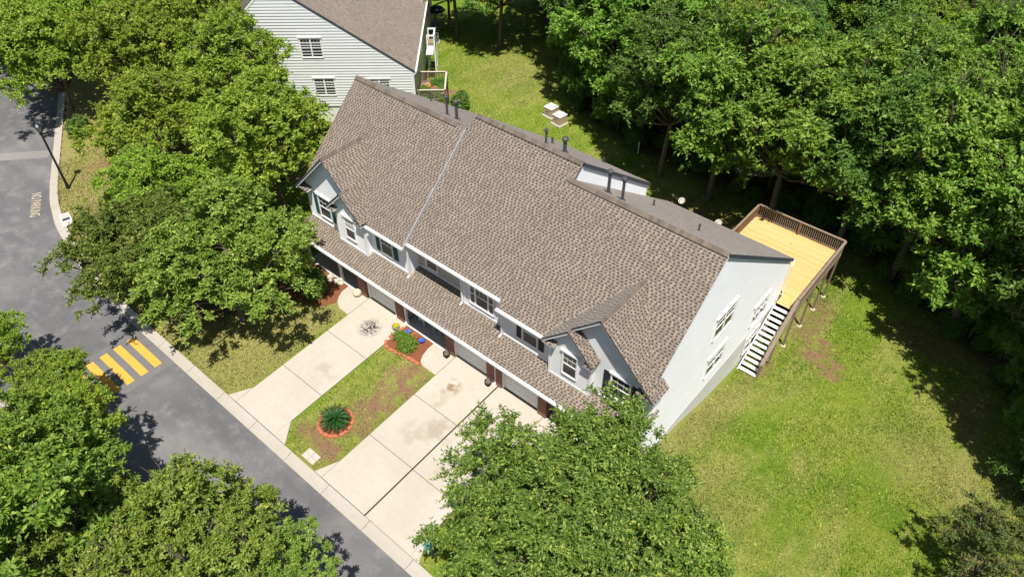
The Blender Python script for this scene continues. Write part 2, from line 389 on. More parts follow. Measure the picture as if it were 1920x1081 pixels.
tag(link('ground', gme), 'grassy ground sloping down behind the houses', kind='structure')
def gz_at(x, y): return float(ground(np.array([x]), np.array([y]))[0])

# road: a sheet beside the kerb line
xs = np.concatenate([[-300, -180, -120, -95, -82], np.arange(-75, -20, 1.0), np.arange(-20, 60, 4.0), [80, 130, 300]])
b = MB(); rows = [0.02, -2, -4, -6, -7.4, -7.6]
for i in range(len(xs)-1):
    for j in range(len(rows)-1):
        b.poly([(xs[i], kerb_y(xs[i])+rows[j+1]-.0, ROAD_Z), (xs[i+1], kerb_y(xs[i+1])+rows[j+1], ROAD_Z), (xs[i+1], kerb_y(xs[i+1])+rows[j], ROAD_Z), (xs[i], kerb_y(xs[i])+rows[j], ROAD_Z)])
road = b.build('road', M['asphalt']); tag(road, kind='structure')
# wide asphalt area of the bend on the far side of the road
b = MB(); b.poly([(-140, -26, ROAD_Z-.004), (-36, -26, ROAD_Z-.004), (-33.5, -18.2, ROAD_Z-.004), (-44, -16, ROAD_Z-.004), (-62, -6, ROAD_Z-.004), (-140, 26, ROAD_Z-.004)])
tag(b.build('road', M['asphalt']), kind='structure')
# kerb: rolled concrete segments with joints
kerb = MB(); 
def kerb_piece(bb, xa, xb, n=1, h=0.0, side=1, off=0.0):
    prof = [(0.0, -.25), (0.0, .006), (.30, .010), (.42, .075), (.56, .115), (.60, .115), (.60, -.25)]
    for k in range(n):
        x0 = xa + (xb-xa)*k/n; x1 = xa + (xb-xa)*(k+1)/n
        P = []
        for x in (x0, x1):
            s = (kerb_y(x+.3)-kerb_y(x-.3))/.6; L = math.hypot(1, s); nn = (-s/L, 1/L)
            P.append([(x+nn[0]*p*side, kerb_y(x)+off+nn[1]*p*side, ROAD_Z+z+h) for p, z in prof])
        for j in range(len(prof)-1):
            q = [P[0][j], P[1][j], P[1][j+1], P[0][j+1]]
            bb.poly(q if side > 0 else q[::-1])
    bb.poly([(p) for p in P[1]]); 
    return bb
kb = kerb_piece(MB(), -75, 40, 115, -.022).build('kerb', M['under']); tag(kb, kind='structure')
x = -66.0
while x < 10:
    L = 3.05 if x > -50 else 3.0
    n = 6 if x < -27 else 2
    kerb_piece(MB(), x+.012, min(x+L, 12)-.012, n).build('kerb_segment', M['kerb'], kb); x += L
kb2 = kerb_piece(MB(), -32, 40, 8, 0, -1, -7.55).build('kerb', M['kerb']); tag(kb2, kind='structure')

# road seam, hump and paint
pt = MB()
for a, c in (((-52.2, -5.2), (-62, -16)),):
    d = np.array(c)-np.array(a); d = d/np.linalg.norm(d); nrm = np.array((-d[1], d[0]))*.55
    pt.poly([(*(np.array(a)-nrm), ROAD_Z+.004), (*(np.array(a)+nrm), ROAD_Z+.004), (*(np.array(c)+nrm), ROAD_Z+.004), (*(np.array(c)-nrm), ROAD_Z+.004)][::-1])
pt.build('pale_patch_strip', M['seam'], road)
hb = MB(); N = 10
for k in range(N):
    x0 = -29.0 + 4.2*k/N; x1 = -29.0 + 4.2*(k+1)/N
    z0 = ROAD_Z+.004+.07*math.sin(math.pi*k/N); z1 = ROAD_Z+.004+.07*math.sin(math.pi*(k+1)/N)
    hb.poly([(x0, -18.2, z0), (x1, -18.2, z1), (x1, -10.78, z1), (x0, -10.78, z0)])
hump = hb.build('speed_hump', M['hump'], road)
for j in range(8):
    yb = -11.72 - j*.86; sb = MB()
    for k in range(8):
        x0 = -28.5 + 3.2*k/8; x1 = -28.5 + 3.2*(k+1)/8
        zf = lambda x: ROAD_Z+.010+.07*math.sin(math.pi*(x+29.0)/4.2)
        sb.poly([(x0, yb, zf(x0)), (x1, yb, zf(x1)), (x1, yb+.46, zf(x1)), (x0, yb+.46, zf(x0))])
    sb.build('painted_stripe', M['yellow'], hump)
cu = bpy.data.curves.new('lettering', 'FONT'); cu.body = 'NO PARKING'; cu.size = 1.0; cu.align_x = 'CENTER'; cu.align_y = 'CENTER'; cu.space_character = 1.05
to = bpy.data.objects.new('lettering_source', cu); C.objects.link(to)
bpy.context.view_layer.update()
tme = bpy.data.meshes.new_from_object(to.evaluated_get(bpy.context.evaluated_depsgraph_get())); bpy.data.objects.remove(to)
tme.materials.clear(); tme.materials.append(M['lettering'])
lt = link('road_lettering', tme, road); 
lt.location = (-46.35, -9.05, ROAD_Z+.006); lt.rotation_euler = (0, 0, R(-27)); lt.scale = (.50, .95, 1)

# ------------------------------------------------------------------ driveways and walks: slabs over a darker joint bed
def slab(b, pts, th=.12, lift=.0):
    top = [(x, y, front_z(y)+.035+lift) for x, y in pts]; n = len(top)
    bot = [(x, y, z-th) for x, y, z in top]
    b.faces(top+bot, [tuple(range(n))] + [(i, i+n, (i+1) % n + n, (i+1) % n) for i in range(n)]); return b
def ccw(p):
    a = sum(p[i][0]*p[(i+1) % len(p)][1]-p[(i+1) % len(p)][0]*p[i][1] for i in range(len(p))); return p if a > 0 else p[::-1]
def drive(x0, x1, flL, flR, top=-.02):
    J = [-10.14, -6.85, -3.52, top]
    bed = slab(MB(), ccw([(x0-.02, -10.14), (x1+.02, -10.14), (x1+.02, top), (x0-.02, top)]), .12, -.03).build('driveway', M['under']); tag(bed, kind='structure')
    for k in range(3):
        slab(MB(), ccw([(x0, J[k]+.012), (x1, J[k]+.012), (x1, J[k+1]-.012), (x0, J[k+1]-.012)])).build('slab', M['drive'], bed, bevel=.01)
    if flL: slab(MB(), ccw([(x0-.015, -10.13), (x0-.015, -8.95), (x0-flL, -10.13)])).build('flare_slab', M['drive'], bed)
    if flR: slab(MB(), ccw([(x1+.015, -10.13), (x1+flR, -10.13), (x1+.015, -9.0)])).build('flare_slab', M['drive'], bed)
    return bed
d1 = drive(-19.5, -16.02, .7, .95); d2 = drive(-12.02, -8.78, .55, 0); d3 = drive(-8.72, -5.55, 0, .6)
d3.location.z -= .055
def walk(pts, name='walk'):
    o = slab(MB(), ccw(pts), .12, .002).build('front_walk', M['drive'], bevel=.012); tag(o, kind='structure')
walk([(-19.53, -1.9), (-20.39, -1.86), (-20.82, -1.63), (-21.15, -1.25), (-21.33, -.8), (-21.36, -.22), (-19.53, -.22)])
walk([(-12.05, -1.84), (-13.12, -1.82), (-13.42, -1.66), (-13.63, -1.26), (-13.74, -.72), (-13.74, -.22), (-12.05, -.22)])
walk([(-5.5, -2.0), (-5.5, -.22), (-3.4, -.22), (-3.5, -1.2), (-4.2, -1.9)])
b = MB()
for i in range(2):
    for j in range(2):
        b2 = MB(); x0 = -13.86+i*.46; y0 = -9.98+j*.29
        slab(b2, ccw([(x0, y0), (x0+.44, y0), (x0+.44, y0+.275), (x0, y0+.275)]), .06, .01)
        if i == j == 0: pad = b2.build('stepping_pad', M['pad']); tag(pad, 'four pale concrete pavers set in the grass by the kerb', 'paving')
        else: b2.build('paver', M['pad'], pad)

# ------------------------------------------------------------------ building pieces
def siding(name, parent, mat, O, u, n, poly, exp=.125, lap=.026):
    """lapped boards on a wall plane: O origin, u horizontal direction, n outward normal, poly convex [(u,z)]"""
    O, u, n = (np.array(a, float) for a in (O, u, n)); zs = [p[1] for p in poly]; z0, z1 = min(zs), max(zs)
    def span(z):
        xs = []
        for i in range(len(poly)):
            (a, za), (c, zc) = poly[i], poly[(i+1) % len(poly)]
            if za == zc:
                if abs(z-za) < 1e-6: xs += [a, c]
            elif min(za, zc)-1e-9 <= z <= max(za, zc)+1e-9: xs.append(a+(c-a)*(z-za)/(zc-za))
        return (min(xs), max(xs)) if xs else None
    b = MB(); z = z0; flip = np.cross(u, (0, 0, 1)) @ n < 0
    P = lambda a, z, o: tuple(O + u*a + np.array((0, 0, z)) + n*o)
    while z < z1-1e-4:
        zt = min(z+exp, z1); s0 = span(z+1e-5); s1 = span(zt-1e-5)
        if s0 and s1:
            q = [P(s0[0], z, lap), P(s0[1], z, lap), P(s1[1], zt, .004), P(s1[0], zt, .004)]
            w = [P(s0[0], z, .002), P(s0[1], z, .002), P(s0[1], z, lap), P(s0[0], z, lap)]
            b.poly(q[::-1] if flip else q); b.poly(w[::-1] if flip else w)
        z = zt
    return b.build(name, mat, parent)

TABS = []        # (matrix 3x4 frame, width) of every raised tab that may become an individual shingle
def roof_face(parent, name, poly, plane, thick=.07, tabs=True, skip=None, collect=True, e=.145, gap=(.095, .13)):
    """poly: plan polygon (x,y) ccw; plane z = a + bx*x + by*y. Slab, courses and raised tabs."""
    a, bx, by = plane; Zf = lambda x, y: a + bx*x + by*y
    g = np.array((bx, by)); L = np.linalg.norm(g); up2 = g/L
    s3 = np.array((up2[0], up2[1], L)); s3 /= np.linalg.norm(s3); u3 = np.array((up2[1], -up2[0], 0.)); n3 = np.cross(u3, s3)
    if n3[2] < 0: u3 = -u3; n3 = -n3
    top = [np.array((x, y, Zf(x, y))) for x, y in poly]; n = len(top)
    b = MB(); bot = [p - n3*thick for p in top]
    b.faces(top+bot, [tuple(range(n)), tuple(range(2*n-1, n-1, -1))], 0)
    b.faces(top+bot, [(i, i+n, (i+1) % n + n, (i+1) % n) for i in range(n)], 1)
    roof = b.build(name, [M['under'], M['roof_edge']], parent)
    O = top[0]; us = [(p-O) @ u3 for p in top]; ss = [(p-O) @ s3 for p in top]
    smin, smax = min(ss), max(ss)
    def span(s):
        xs = []
        for i in range(n):
            j = (i+1) % n
            if abs(ss[i]-ss[j]) < 1e-9: continue
            if min(ss[i], ss[j]) <= s <= max(ss[i], ss[j]): xs.append(us[i]+(us[j]-us[i])*(s-ss[i])/(ss[j]-ss[i]))
        return (min(xs), max(xs)) if len(xs) > 1 else None
    cv = []; tv = []; s = smin
    r = random.Random(hash((round(O[0], 2), round(O[1], 2), n)) & 65535)
    while s < smax-.02:
        e1 = min(s+e, smax); sp0 = span(min(s+.42*e, smax-1e-4)); sp1 = span(e1-1e-4)
        if sp0 and sp1 and sp0[1]-sp0[0] > .02:
            for (sa, sb, x0, x1) in _pieces(sp0, sp1, .42*e+s, e1):
                for k in range(4):
                    uu = (sp0[0], sp0[1], sp1[1], sp1[0])[k]; sv = (sa, sa, sb, sb)[k]
                    cv.append(O + u3*uu + s3*sv + n3*.004)
                break
        spm = span(min(s+.5*e, smax-1e-4))
        if spm and tabs:
            x = spm[0] + .01 - r.random()*.22
            while x < spm[1]-.03:
                w = r.uniform(.112, .138); x0 = max(x, spm[0]+.004); x1 = min(x+w, spm[1]-.004)
                if x1-x0 > .03:
                    c = O + u3*(x0+x1)/2 + s3*(s+.5*(e1-s))
                    if not (skip and skip(c)):
                        tv.append((O + u3*x0 + s3*(s-.004), x1-x0, e1-s, u3, s3, n3, r.uniform(.008, .013)))
                x += w + r.uniform(*gap)
        s += e
    return roof, cv, tv
def _pieces(sp0, sp1, sa, sb): return [(sa, sb, sp0, sp1)]
def finish_roof(roof, cv, tv, collect):
    if cv:
        q = np.arange(len(cv)).reshape(-1, 4)
        o = link('shingle_courses', np_mesh('shingle_courses', np.array(cv), q, M['course']), roof); tag(o, kind='stuff')
    if tv:
        if collect:
            for t in tv: TABS.append((roof, t))
        else: tab_mesh(roof, tv)
def tab_mesh(roof, tv):
    o = np.array([t[0] for t in tv]); w = np.array([t[1] for t in tv])[:, None]; h = np.array([t[2] for t in tv])[:, None]
    u = np.array([t[3] for t in tv]); s = np.array([t[4] for t in tv]); n = np.array([t[5] for t in tv]); k = np.array([t[6] for t in tv])[:, None]
    V = np.stack([o, o+u*w, o+u*w+s*h, o+s*h, o+n*k, o+u*w+n*k, o+u*w+s*h+n*.0045, o+s*h+n*.0045], 1).reshape(-1, 3)
    F = np.array([(4,5,6,7), (0,1,5,4), (1,2,6,5), (3,0,4,7)]); Q = (np.arange(len(tv))[:, None, None]*8 + F[None]).reshape(-1, 4)
    ob = link('shingle_field', np_mesh('shingle_field', V, Q, M['shingle']), roof); tag(ob, kind='stuff')
def roof_part(parent, name, poly, plane, collect=True, **k):
    r_, cv, tv = roof_face(parent, name, poly, plane, **k); finish_roof(r_, cv, tv, collect); return r_
CAPS = None
def ridge_caps(parent, a, b_, pitch, w=.17, step=.21, vent=False):
    """overlapping cap shingles from a to b; pitch = (left slope, right slope) run directions"""
    global CAPS
    a = np.array(a, float); b_ = np.array(b_, float); d = b_-a; L = np.linalg.norm(d); d /= L; nd = int(L/step)
    side = np.cross(d, (0, 0, 1)); side /= np.linalg.norm(side)
    key = (round(pitch, 2), w)
    CAPS = CAPS or {}
    if key not in CAPS:
        m = MB(); t = .028; hl = step*.62
        for sgn in (1, -1):
            p = [(-hl, 0, t), (hl, 0, t*.45), (hl, sgn*w, t*.45-w*pitch), (-hl, sgn*w, t-w*pitch)]; q = [(x, y, z-.03) for x, y, z in p]
            fs = [(0, 1, 2, 3), (3, 2, 6, 7), (0, 3, 7, 4), (1, 5, 6, 2)]
            m.faces(p+q, [f if sgn < 0 else f[::-1] for f in fs])
        CAPS[key] = m.mesh('ridge_cap', M['cap'])
    rot = Matrix((( d[0], -side[0], 0, 0), (d[1], -side[1], 0, 0), (d[2], -side[2], 1, 0), (0, 0, 0, 1)))
    if vent:
        m = MB()
        for sgn in (1, -1): m.obox((a+b_)/2 + side*sgn*w*.5 + np.array((0, 0, .01-w*.5*pitch)), d*L/2, (side*sgn - np.array((0, 0, pitch)))*w*.46, np.array((0, 0, .035)))
        m.build('ridge_vent', M['roof_edge'], parent)
    for i in range(nd+1):
        p = a + d*(L*(i+.5)/(nd+1)); o = link('ridge_cap', CAPS[key], parent); o.matrix_basis = Matrix.Translation(p + np.array((0, 0, .055 if vent else .012))) @ rot

def window(parent, O, u, n, x0, x1, z0, z1, style='single', header=True, mull=3, rows=2, blind=False, inset=0):
    """wall window: casing mesh with pane, sash rails, muntins; O,u,n wall frame"""
    O, u, n = (np.array(a, float) for a in (O, u, n)); z = np.array((0, 0, 1.))
    B = lambda m, a, c, d, e, o0, o1: m.obox(O + u*(a+c)/2 + z*(d+e)/2 + n*(o0+o1)/2, u*(c-a)/2, n*(o1-o0)/2, z*(e-d)/2)
    cs = .065; c = MB()
    B(c, x0-cs, x0, z0-cs, z1+cs, .0, .085); B(c, x1, x1+cs, z0-cs, z1+cs, .0, .085); B(c, x0, x1, z1, z1+cs, .0, .085); B(c, x0, x1, z0-cs, z0, .0, .10)
    w = c.build('window', M['white'], parent)
    if header:
        h = MB(); B(h, x0-.14, x1+.14, z1+cs+.002, z1+cs+.12, .0, .13); h.build('lintel', M['white'], w)
    units = [(x0, x1)] if style == 'single' else [(x0, (x0+x1)/2-.03), ((x0+x1)/2+.03, x1)]
    if style == 'triple': q = (x1-x0); units = [(x0, x0+q*.2), (x0+q*.2+.07, x1-q*.2-.07), (x1-q*.2, x1)]
    zm = (z0+z1)/2
    for a, d in units:
        p = MB(); B(p, a, d, z0, z1, .002, .040); p.build('pane', M['glass'], w)
        if blind: p = MB(); B(p, a+.03, d-.03, zm+.04, z1-.03, .0405, .042); p.build('blind', M['blind'], w)
        s = MB(); B(s, a, d, zm-.03, zm+.03, .040, .068); B(s, a, a+.03, z0, z1, .040, .062); B(s, d-.03, d, z0, z1, .040, .062); B(s, a, d, z0, z0+.03, .040, .062); B(s, a, d, z1-.03, z1, .040, .062)
        s.build('sash', M['white'], w)
        g = MB(); mm = mull if d-a > .5 else 1
        for k in range(1, mm): xk = a+(d-a)*k/mm; B(g, xk-.007, xk+.007, zm, z1, .040, .050)
        for k in range(1, rows):
            zk = zm+(z1-zm)*k/rows; B(g, a, d, zk-.007, zk+.007, .040, .0505)
        g.build('muntin', M['white'], w)
    if style != 'single' and len(units) == 2:
        s = MB(); B(s, units[0][1], units[1][0], z0, z1, 0, .080); s.build('mullion', M['white'], w)
    if style == 'triple':
        for k in (0, 1): s = MB(); B(s, units[k][1], units[k+1][0], z0, z1, 0, .080); s.build('mullion', M['white'], w)
    return w
def shutter(parent, O, u, n, x0, x1, z0, z1, mat):
    O, u, n = (np.array(a, float) for a in (O, u, n)); z = np.array((0, 0, 1.)); c = MB()
    B = lambda m, a, c_, d, e, o0, o1: m.obox(O + u*(a+c_)/2 + z*(d+e)/2 + n*(o0+o1)/2, u*(c_-a)/2, n*(o1-o0)/2, z*(e-d)/2)
    B(c, x0, x1, z0, z1, .01, .035); B(c, x0, x0+.05, z0, z1, .035, .055); B(c, x1-.05, x1, z0, z1, .035, .055)
    for zz in (z0, (z0+z1)/2-.03, z1-.06): B(c, x0+.05, x1-.05, zz, zz+.06, .035, .053)
    nl = int((z1-z0)/.09)
    for k in range(nl): zz = z0+(k+.5)*(z1-z0)/nl; B(c, x0+.05, x1-.05, zz-.02, zz+.012, .035, .046)
    return c.build('shutter', mat, parent)
def gutter(parent, a, b_, mat=None, out=(0, -1, 0), h=.13, d=.12):
    a = np.array(a, float); b_ = np.array(b_, float); o = np.array(out, float); m = MB(); w = (b_-a); L = np.linalg.norm(w); w /= L; z = np.array((0, 0, 1.))
    m.obox((a+b_)/2 + o*.012 - z*h/2, w*L/2, o*.012, z*h*.62)                    # fascia
    m.obox((a+b_)/2 + o*(.03+d/2) - z*(h-.012), w*L/2, o*d/2, z*.010)            # gutter floor
    m.obox((a+b_)/2 + o*(.03+d) - z*(h*.5), w*L/2, o*.008, z*h*.5)               # gutter front
    for e in (a, b_): m.obox(e + o*(.03+d/2) - z*h*.5, w*.006, o*d/2, z*h*.48)
    return m.build('gutter', mat or M['white'], parent)
def downspout(parent, pts):
    m = MB()
    for p, q in zip(pts[:-1], pts[1:]): m.bar(p, q, .085, .07)
    return m.build('downspout', M['white'], parent)
def corner_board(parent, x, y, z0, z1, sx=1, sy=-1, w=.1):
    m = MB(); m.box(min(x, x-sx*w), max(x, x-sx*w)+.0, min(y+sy*.034, y), max(y+sy*.034, y), z0, z1); m.box(min(x, x+sx*.034), max(x, x+sx*.034), min(y+sy*.034, y-sy*w), max(y+sy*.034, y-sy*w), z0, z1)
    return m.build('corner_board', M['white'], parent)
def fascia(parent, a, b_, nrm, h=.17, t=.035, mat=None, drop=.075):
    """board along a sloping or level roof edge, just below the shingle edge"""
    a = np.array(a, float); b_ = np.array(b_, float); m = MB(); z = np.array((0, 0, 1.)); o = np.array(nrm, float); d = b_-a; L = np.linalg.norm(d)
    m.obox((a+b_)/2 - z*(drop+h/2) - o*t/2, d/2, o*t/2, z*h/2)
    return m.build('fascia', mat or M['white'], parent)

# ------------------------------------------------------------------ the townhouse
H = empty('townhouse', (-12.7, 8, 0))
tag(H, 'long three-unit townhouse with brown shingle roofs, pale siding and paired front gables', 'house')
X0 = -.15; XL = -25.40
FP = (4.94, 0, .92); FPA = (5.09, 0, .92)
BC = (10.5+.692*6.04, 0, -.692); BB = (11.18+.71*6.78, 0, -.71); BA = (10.61+.692*6.0, 0, -.692)
mirror = lambda x: -25.55 - x
def dorm_z(x):      # height of the twin-gable roof over plan x (right one)
    return 8.65-abs(x+3)
def skip_dormer(c):
    x, y, z = c
    if x > -6.4: return (8.65-abs(x+3)) > z+.02
    if x < -19.2: return (8.72-abs(mirror(x)+3)) > z+.02
    return False
def skip_B(c): return False
# main roofs
def rect(x0, x1, y0, y1): return [(x0, y0), (x1, y0), (x1, y1), (x0, y1)]
RC = []
RC.append(roof_part(H, 'roof', rect(-19.77, -16.30, .47, 6.0), FPA, thick=.16, skip=skip_dormer))
RC.append(roof_part(H, 'roof', rect(-25.48, -19.771, .95, 6.0), FPA, thick=.10, skip=skip_dormer))
RC.append(roof_part(H, 'roof', rect(-16.29, -9.30, .80, 6.78), FP, skip=skip_B))
RC.append(roof_part(H, 'roof', rect(-9.30, -5.78, .45, 6.04), FP, skip=skip_dormer))
RC.append(roof_part(H, 'roof', rect(-5.779, -.07, .95, 6.04), FP, skip=skip_dormer))
RC.append(roof_part(H, 'roof', [(-.05, 6.04), (-.05, 17.25), (-8.98, 17.25), (-8.98, 6.04)][::-1], BC, collect=False, gap=(.012, .03)))
RC.append(roof_part(H, 'roof', [(-8.88, 6.78), (-8.88, 14.3), (-16.29, 14.3), (-16.29, 6.78)][::-1], BB, collect=False, gap=(.012, .03)))
RC.append(roof_part(H, 'roof', [(-16.30, 6.0), (-16.30, 17.25), (-25.48, 17.25), (-25.48, 6.0)][::-1], BA, collect=False, gap=(.012, .03)))
# small rise of the middle roof over its right neighbour
roof_part(H, 'roof', rect(-9.298, -8.88, 6.045, 6.78), FP, collect=False)
# porch roof along the whole front
PZ = lambda y: 2.6 + .28*(y+.65)
prf = roof_part(H, 'porch_roof', rect(-25.55, .02, -.65, 1.80), (2.6+.28*.65, 0, .28), thick=.08)
# twin gables
def twin(mx, dz, matsh, sidem):
    X = (lambda x: x) if not mx else mirror
    def P(pts): p = [(X(x), y) for x, y in pts]; return ccw(p)
    sg = -1 if mx else 1
    zr = 8.65+dz; a0 = FP[0] if not mx else FPA[0]
    # plane of right (outer) slope z = zr-(x+3); in mirrored X: z = zr - (mirror(x)+3)
    outer = (zr-3, -1, 0) if not mx else (zr-3+25.55, 1, 0)
    inner = (zr+3, 1, 0) if not mx else (zr+3-25.55, -1, 0)
    vy = lambda z: (z-a0)/.92
    roof_part(H, 'gable_roof', P([(.3, .35), (.3, max(vy(zr-3.3), .36)), (-3, vy(zr)), (-3, .35)]), outer)
    roof_part(H, 'gable_roof', P([(.3, .50), (.3, 1.7), (-.10, 1.7), (-.10, .86)]), outer)
    roof_part(H, 'gable_roof', P([(-3, .35), (-3, vy(zr)), (-6.1, vy(zr-3.1)), (-6.1, .10), (-4.55, .10), (-4.55, .35)]), inner)
    zs = zr-1.55; so = (zs-4.55, -1, 0) if not mx else (zs-4.55+25.55, 1, 0)
    g = roof_part(H, 'gable_roof', P([(-3.0, .10), (-3.0, .84), (-4.55, .84), (-4.55, .10)]), so)
    ridge_caps(g, (X(-3), .37, zr), (X(-3), vy(zr)+.1, zr), 1.0, .14)
    ridge_caps(g, (X(-4.55), .12, zs), (X(-4.55), .80, zs), 1.0, .12)
    # rake fascias (front edges)
    for (x0, z0, x1, z1, y) in ((-3, zr, .28, zr-3.28, .35), (-3, zr, -4.5, zr-1.5, .35), (-4.55, zs, -3.02, zs-1.53, .10), (-4.55, zs, -6.08, zs-1.53, .10)):
        fascia(H, (X(x0), y+.035, z0), (X(x1), y+.035, z1), (0, -1, 0), .17)
    fascia(H, (X(.28), .37, zr-3.3), (X(.28), 1.68, zr-3.3), (sg, 0, 0), .13)
    # gable walls, lapped
    def wall(poly, y, name='gable_siding'):
        pl = [(X(x), z) for x, z in poly]; siding(name, H, sidem, (0, y, 0), (1, 0, 0), (0, -1, 0), pl, .125)
    wall([(-.15, PZ(.85)-.1), (-5.9, PZ(.85)-.1), (-5.9, zr-3.05), (-3, zr-.14), (-.15, zr-2.98)], .85)
    wall([(-3.3, PZ(.49)-.1), (-5.8, PZ(.49)-.1), (-5.8, zs-1.4), (-4.55, zs-.14), (-3.3, zs-1.4)], .49)
    siding('side_siding', H, sidem, (X(-3.3), 0, 0), (0, 1, 0), (sg, 0, 0), [(.49, PZ(.49)-.1), (.85, PZ(.85)-.1), (.85, zs-1.75), (.49, zs-1.75)])
    siding('side_siding', H, sidem, (X(-5.8), 0, 0), (0, 1, 0), (-sg, 0, 0), [(.49, PZ(.49)-.1), (.87, PZ(.85)-.1), (.87, zs-1.75), (.49, zs-1.75)])
    # soffits and eave returns: small shingled ledges closing the gable corners
    for (xa, xb, y0, y1, z) in ((-.75, .22, .40, .86, zr-3.32), (-3.6, -3.05, .14, .50, zs-1.68), (-6.05, -5.35, .14, .50, zs-1.68)):
        xa, xb = sorted((X(xa), X(xb))); m = MB(); m.box(xa, xb, y0, y1, z-.10, z); m.build('eave_return', M['white'], H)
    for (xa, xb, y0, y1, z) in ((-.75, .24, .37, .84, zr-3.31), (-3.6, -3.03, .12, .48, zs-1.67), (-6.07, -5.35, .12, .48, zs-1.67)):
        xa, xb = sorted((X(xa), X(xb)))
        roof_part(H, 'return_roof', rect(xa, xb, y0, y1), (z-.22*y0+.01, 0, .22), thick=.03, collect=False)
    W = lambda *a, **k: window(H, (0, a[0], 0), (1, 0, 0), (0, -1, 0), *sorted((X(a[1]), X(a[2]))), *a[3:], **k)
    W(.85, -2.27, -1.24, 3.62, 5.13, mull=3); W(.49, -4.93, -4.10, 3.62, 5.13, mull=3, blind=mx)
    for xa, xb in ((-2.74, -2.37), (-1.14, -.77)):
        a_, b_ = sorted((X(xa), X(xb))); shutter(H, (0, .85, 0), (1, 0, 0), (0, -1, 0), a_, b_, 3.58, 5.15, matsh)
    corner_board(H, X(-.15), .85, PZ(.85)-.1, zr-3.25, sg, -1); corner_board(H, X(-3.3), .49, PZ(.49)-.1, zs-1.75, sg, -1); corner_board(H, X(-5.8), .49, PZ(.49)-.1, zs-1.75, -sg, -1)
twin(False, 0, M['dark_shutter'], M['side_grey'])
twin(True, .08, M['teal_shutter'], M['side_white'])
# upper front walls
def upper(x0, x1, y, ztop, mat): return siding('front_siding', H, mat, (0, y, 0), (1, 0, 0), (0, -1, 0), [(x0, PZ(y)-.08), (x1, PZ(y)-.08), (x1, ztop), (x0, ztop)])
upper(-19.75, -16.5, .90, 5.62, M['side_white']); upper(-16.5, -12.4, 1.70, 6.30, M['side_beige']); upper(-12.4, -9.2, 1.19, 5.95, M['side_grey']); upper(-9.2, -5.8, .87, 5.55, M['side_grey'])
siding('side_siding', H, M['side_white'], (-16.5, 0, 0), (0, 1, 0), (1, 0, 0), [(.90, PZ(.9)-.08), (1.70, PZ(1.7)-.08), (1.70, 6.2), (.90, 5.5)])
siding('side_siding', H, M['side_grey'], (-12.4, 0, 0), (0, 1, 0), (-1, 0, 0), [(1.19, PZ(1.2)-.08), (1.70, PZ(1.7)-.08), (1.70, 6.2), (1.19, 5.8)])
siding('side_siding', H, M['side_grey'], (-9.2, 0, 0), (0, 1, 0), (-1, 0, 0), [(.87, PZ(.87)-.08), (1.19, PZ(1.19)-.08), (1.19, 5.8), (.87, 5.5)])
F0 = lambda y: dict(O=(0, y, 0), u=(1, 0, 0), n=(0, -1, 0))
window(H, **F0(.90), x0=-18.75, x1=-17.80, z0=3.62, z1=5.13); window(H, **F0(1.70), x0=-15.80, x1=-14.95, z0=3.62, z1=5.13, header=False)
window(H, **F0(1.19), x0=-11.86, x1=-10.16, z0=3.62, z1=5.13, style='triple', header=False); window(H, **F0(.87), x0=-7.83, x1=-6.88, z0=3.62, z1=5.13, header=False)
for a, c in ((-19.2, -18.84), (-17.70, -17.33)): shutter(H, (0, .90, 0), (1, 0, 0), (0, -1, 0), a, c, 3.60, 5.14, M['teal_shutter'])
for a, c in ((-8.27, -7.92), (-6.78, -6.44)): shutter(H, (0, .87, 0), (1, 0, 0), (0, -1, 0), a, c, 3.60, 5.14, M['dark_shutter'])
corner_board(H, -16.5, .90, PZ(.9)-.08, 5.45, 1, -1); corner_board(H, -9.2, .87, PZ(.87)-.08, 5.35, -1, -1); corner_board(H, -12.4, 1.19, PZ(1.19)-.08, 5.6, -1, -1)
# soffits
m = MB(); m.box(-19.4, -16.4, .52, .92, 5.24, 5.27); m.box(-16.45, -9.25, .85, 1.72, 5.50, 5.53); m.box(-9.25, -6.1, .50, .90, 5.17, 5.20); m.build('soffit', M['white'], H)
# frieze line and base trim where walls meet the porch roof
for x0, x1, y in ((-19.7, -16.48, .90), (-16.45, -12.42, 1.70), (-12.4, -9.2, 1.19), (-9.2, -5.85, .87), (-5.8, -3.3, .49), (-3.2, -.15, .85), (mirror(-3.3), mirror(-5.8), .49), (mirror(-.15), mirror(-3.2), .85)):
    a_, b_ = sorted((x0, x1)); m = MB(); m.box(a_, b_, y-.044, y-.004, PZ(y)+.03, PZ(y)+.17); m.build('skirt_board', M['white'], H)
# gutters
gutter(H, (-19.40, .47, 5.50), (-16.30, .47, 5.50)); gutter(H, (-16.27, .80, 5.66), (-9.32, .80, 5.66)); gutter(H, (-9.30, .45, 5.34), (-6.12, .45, 5.34))
gutter(H, (-25.55, -.65, 2.58), (.02, -.65, 2.58))
downspout(H, [(-16.38, .50, 5.40), (-16.42, .82, 5.2), (-16.42, .82, 3.12), (-16.42, .62, 3.02)]); downspout(H, [(-12.48, .83, 5.52), (-12.48, 1.10, 5.3), (-12.48, 1.10, 3.22), (-12.48, .9, 3.12)])
downspout(H, [(-9.28, .5, 5.24), (-9.28, .79, 5.1), (-9.28, .79, 3.10), (-9.28, .58, 3.0)])
downspout(H, [(-16.95, -.6, 2.45), (-17.0, -.14, 2.2), (-17.0, -.14, .1), (-17.0, -.35, .03)]); downspout(H, [(-8.97, -.6, 2.45), (-8.97, -.14, 2.2), (-8.97, -.14, .1), (-8.97, -.35, .03)])
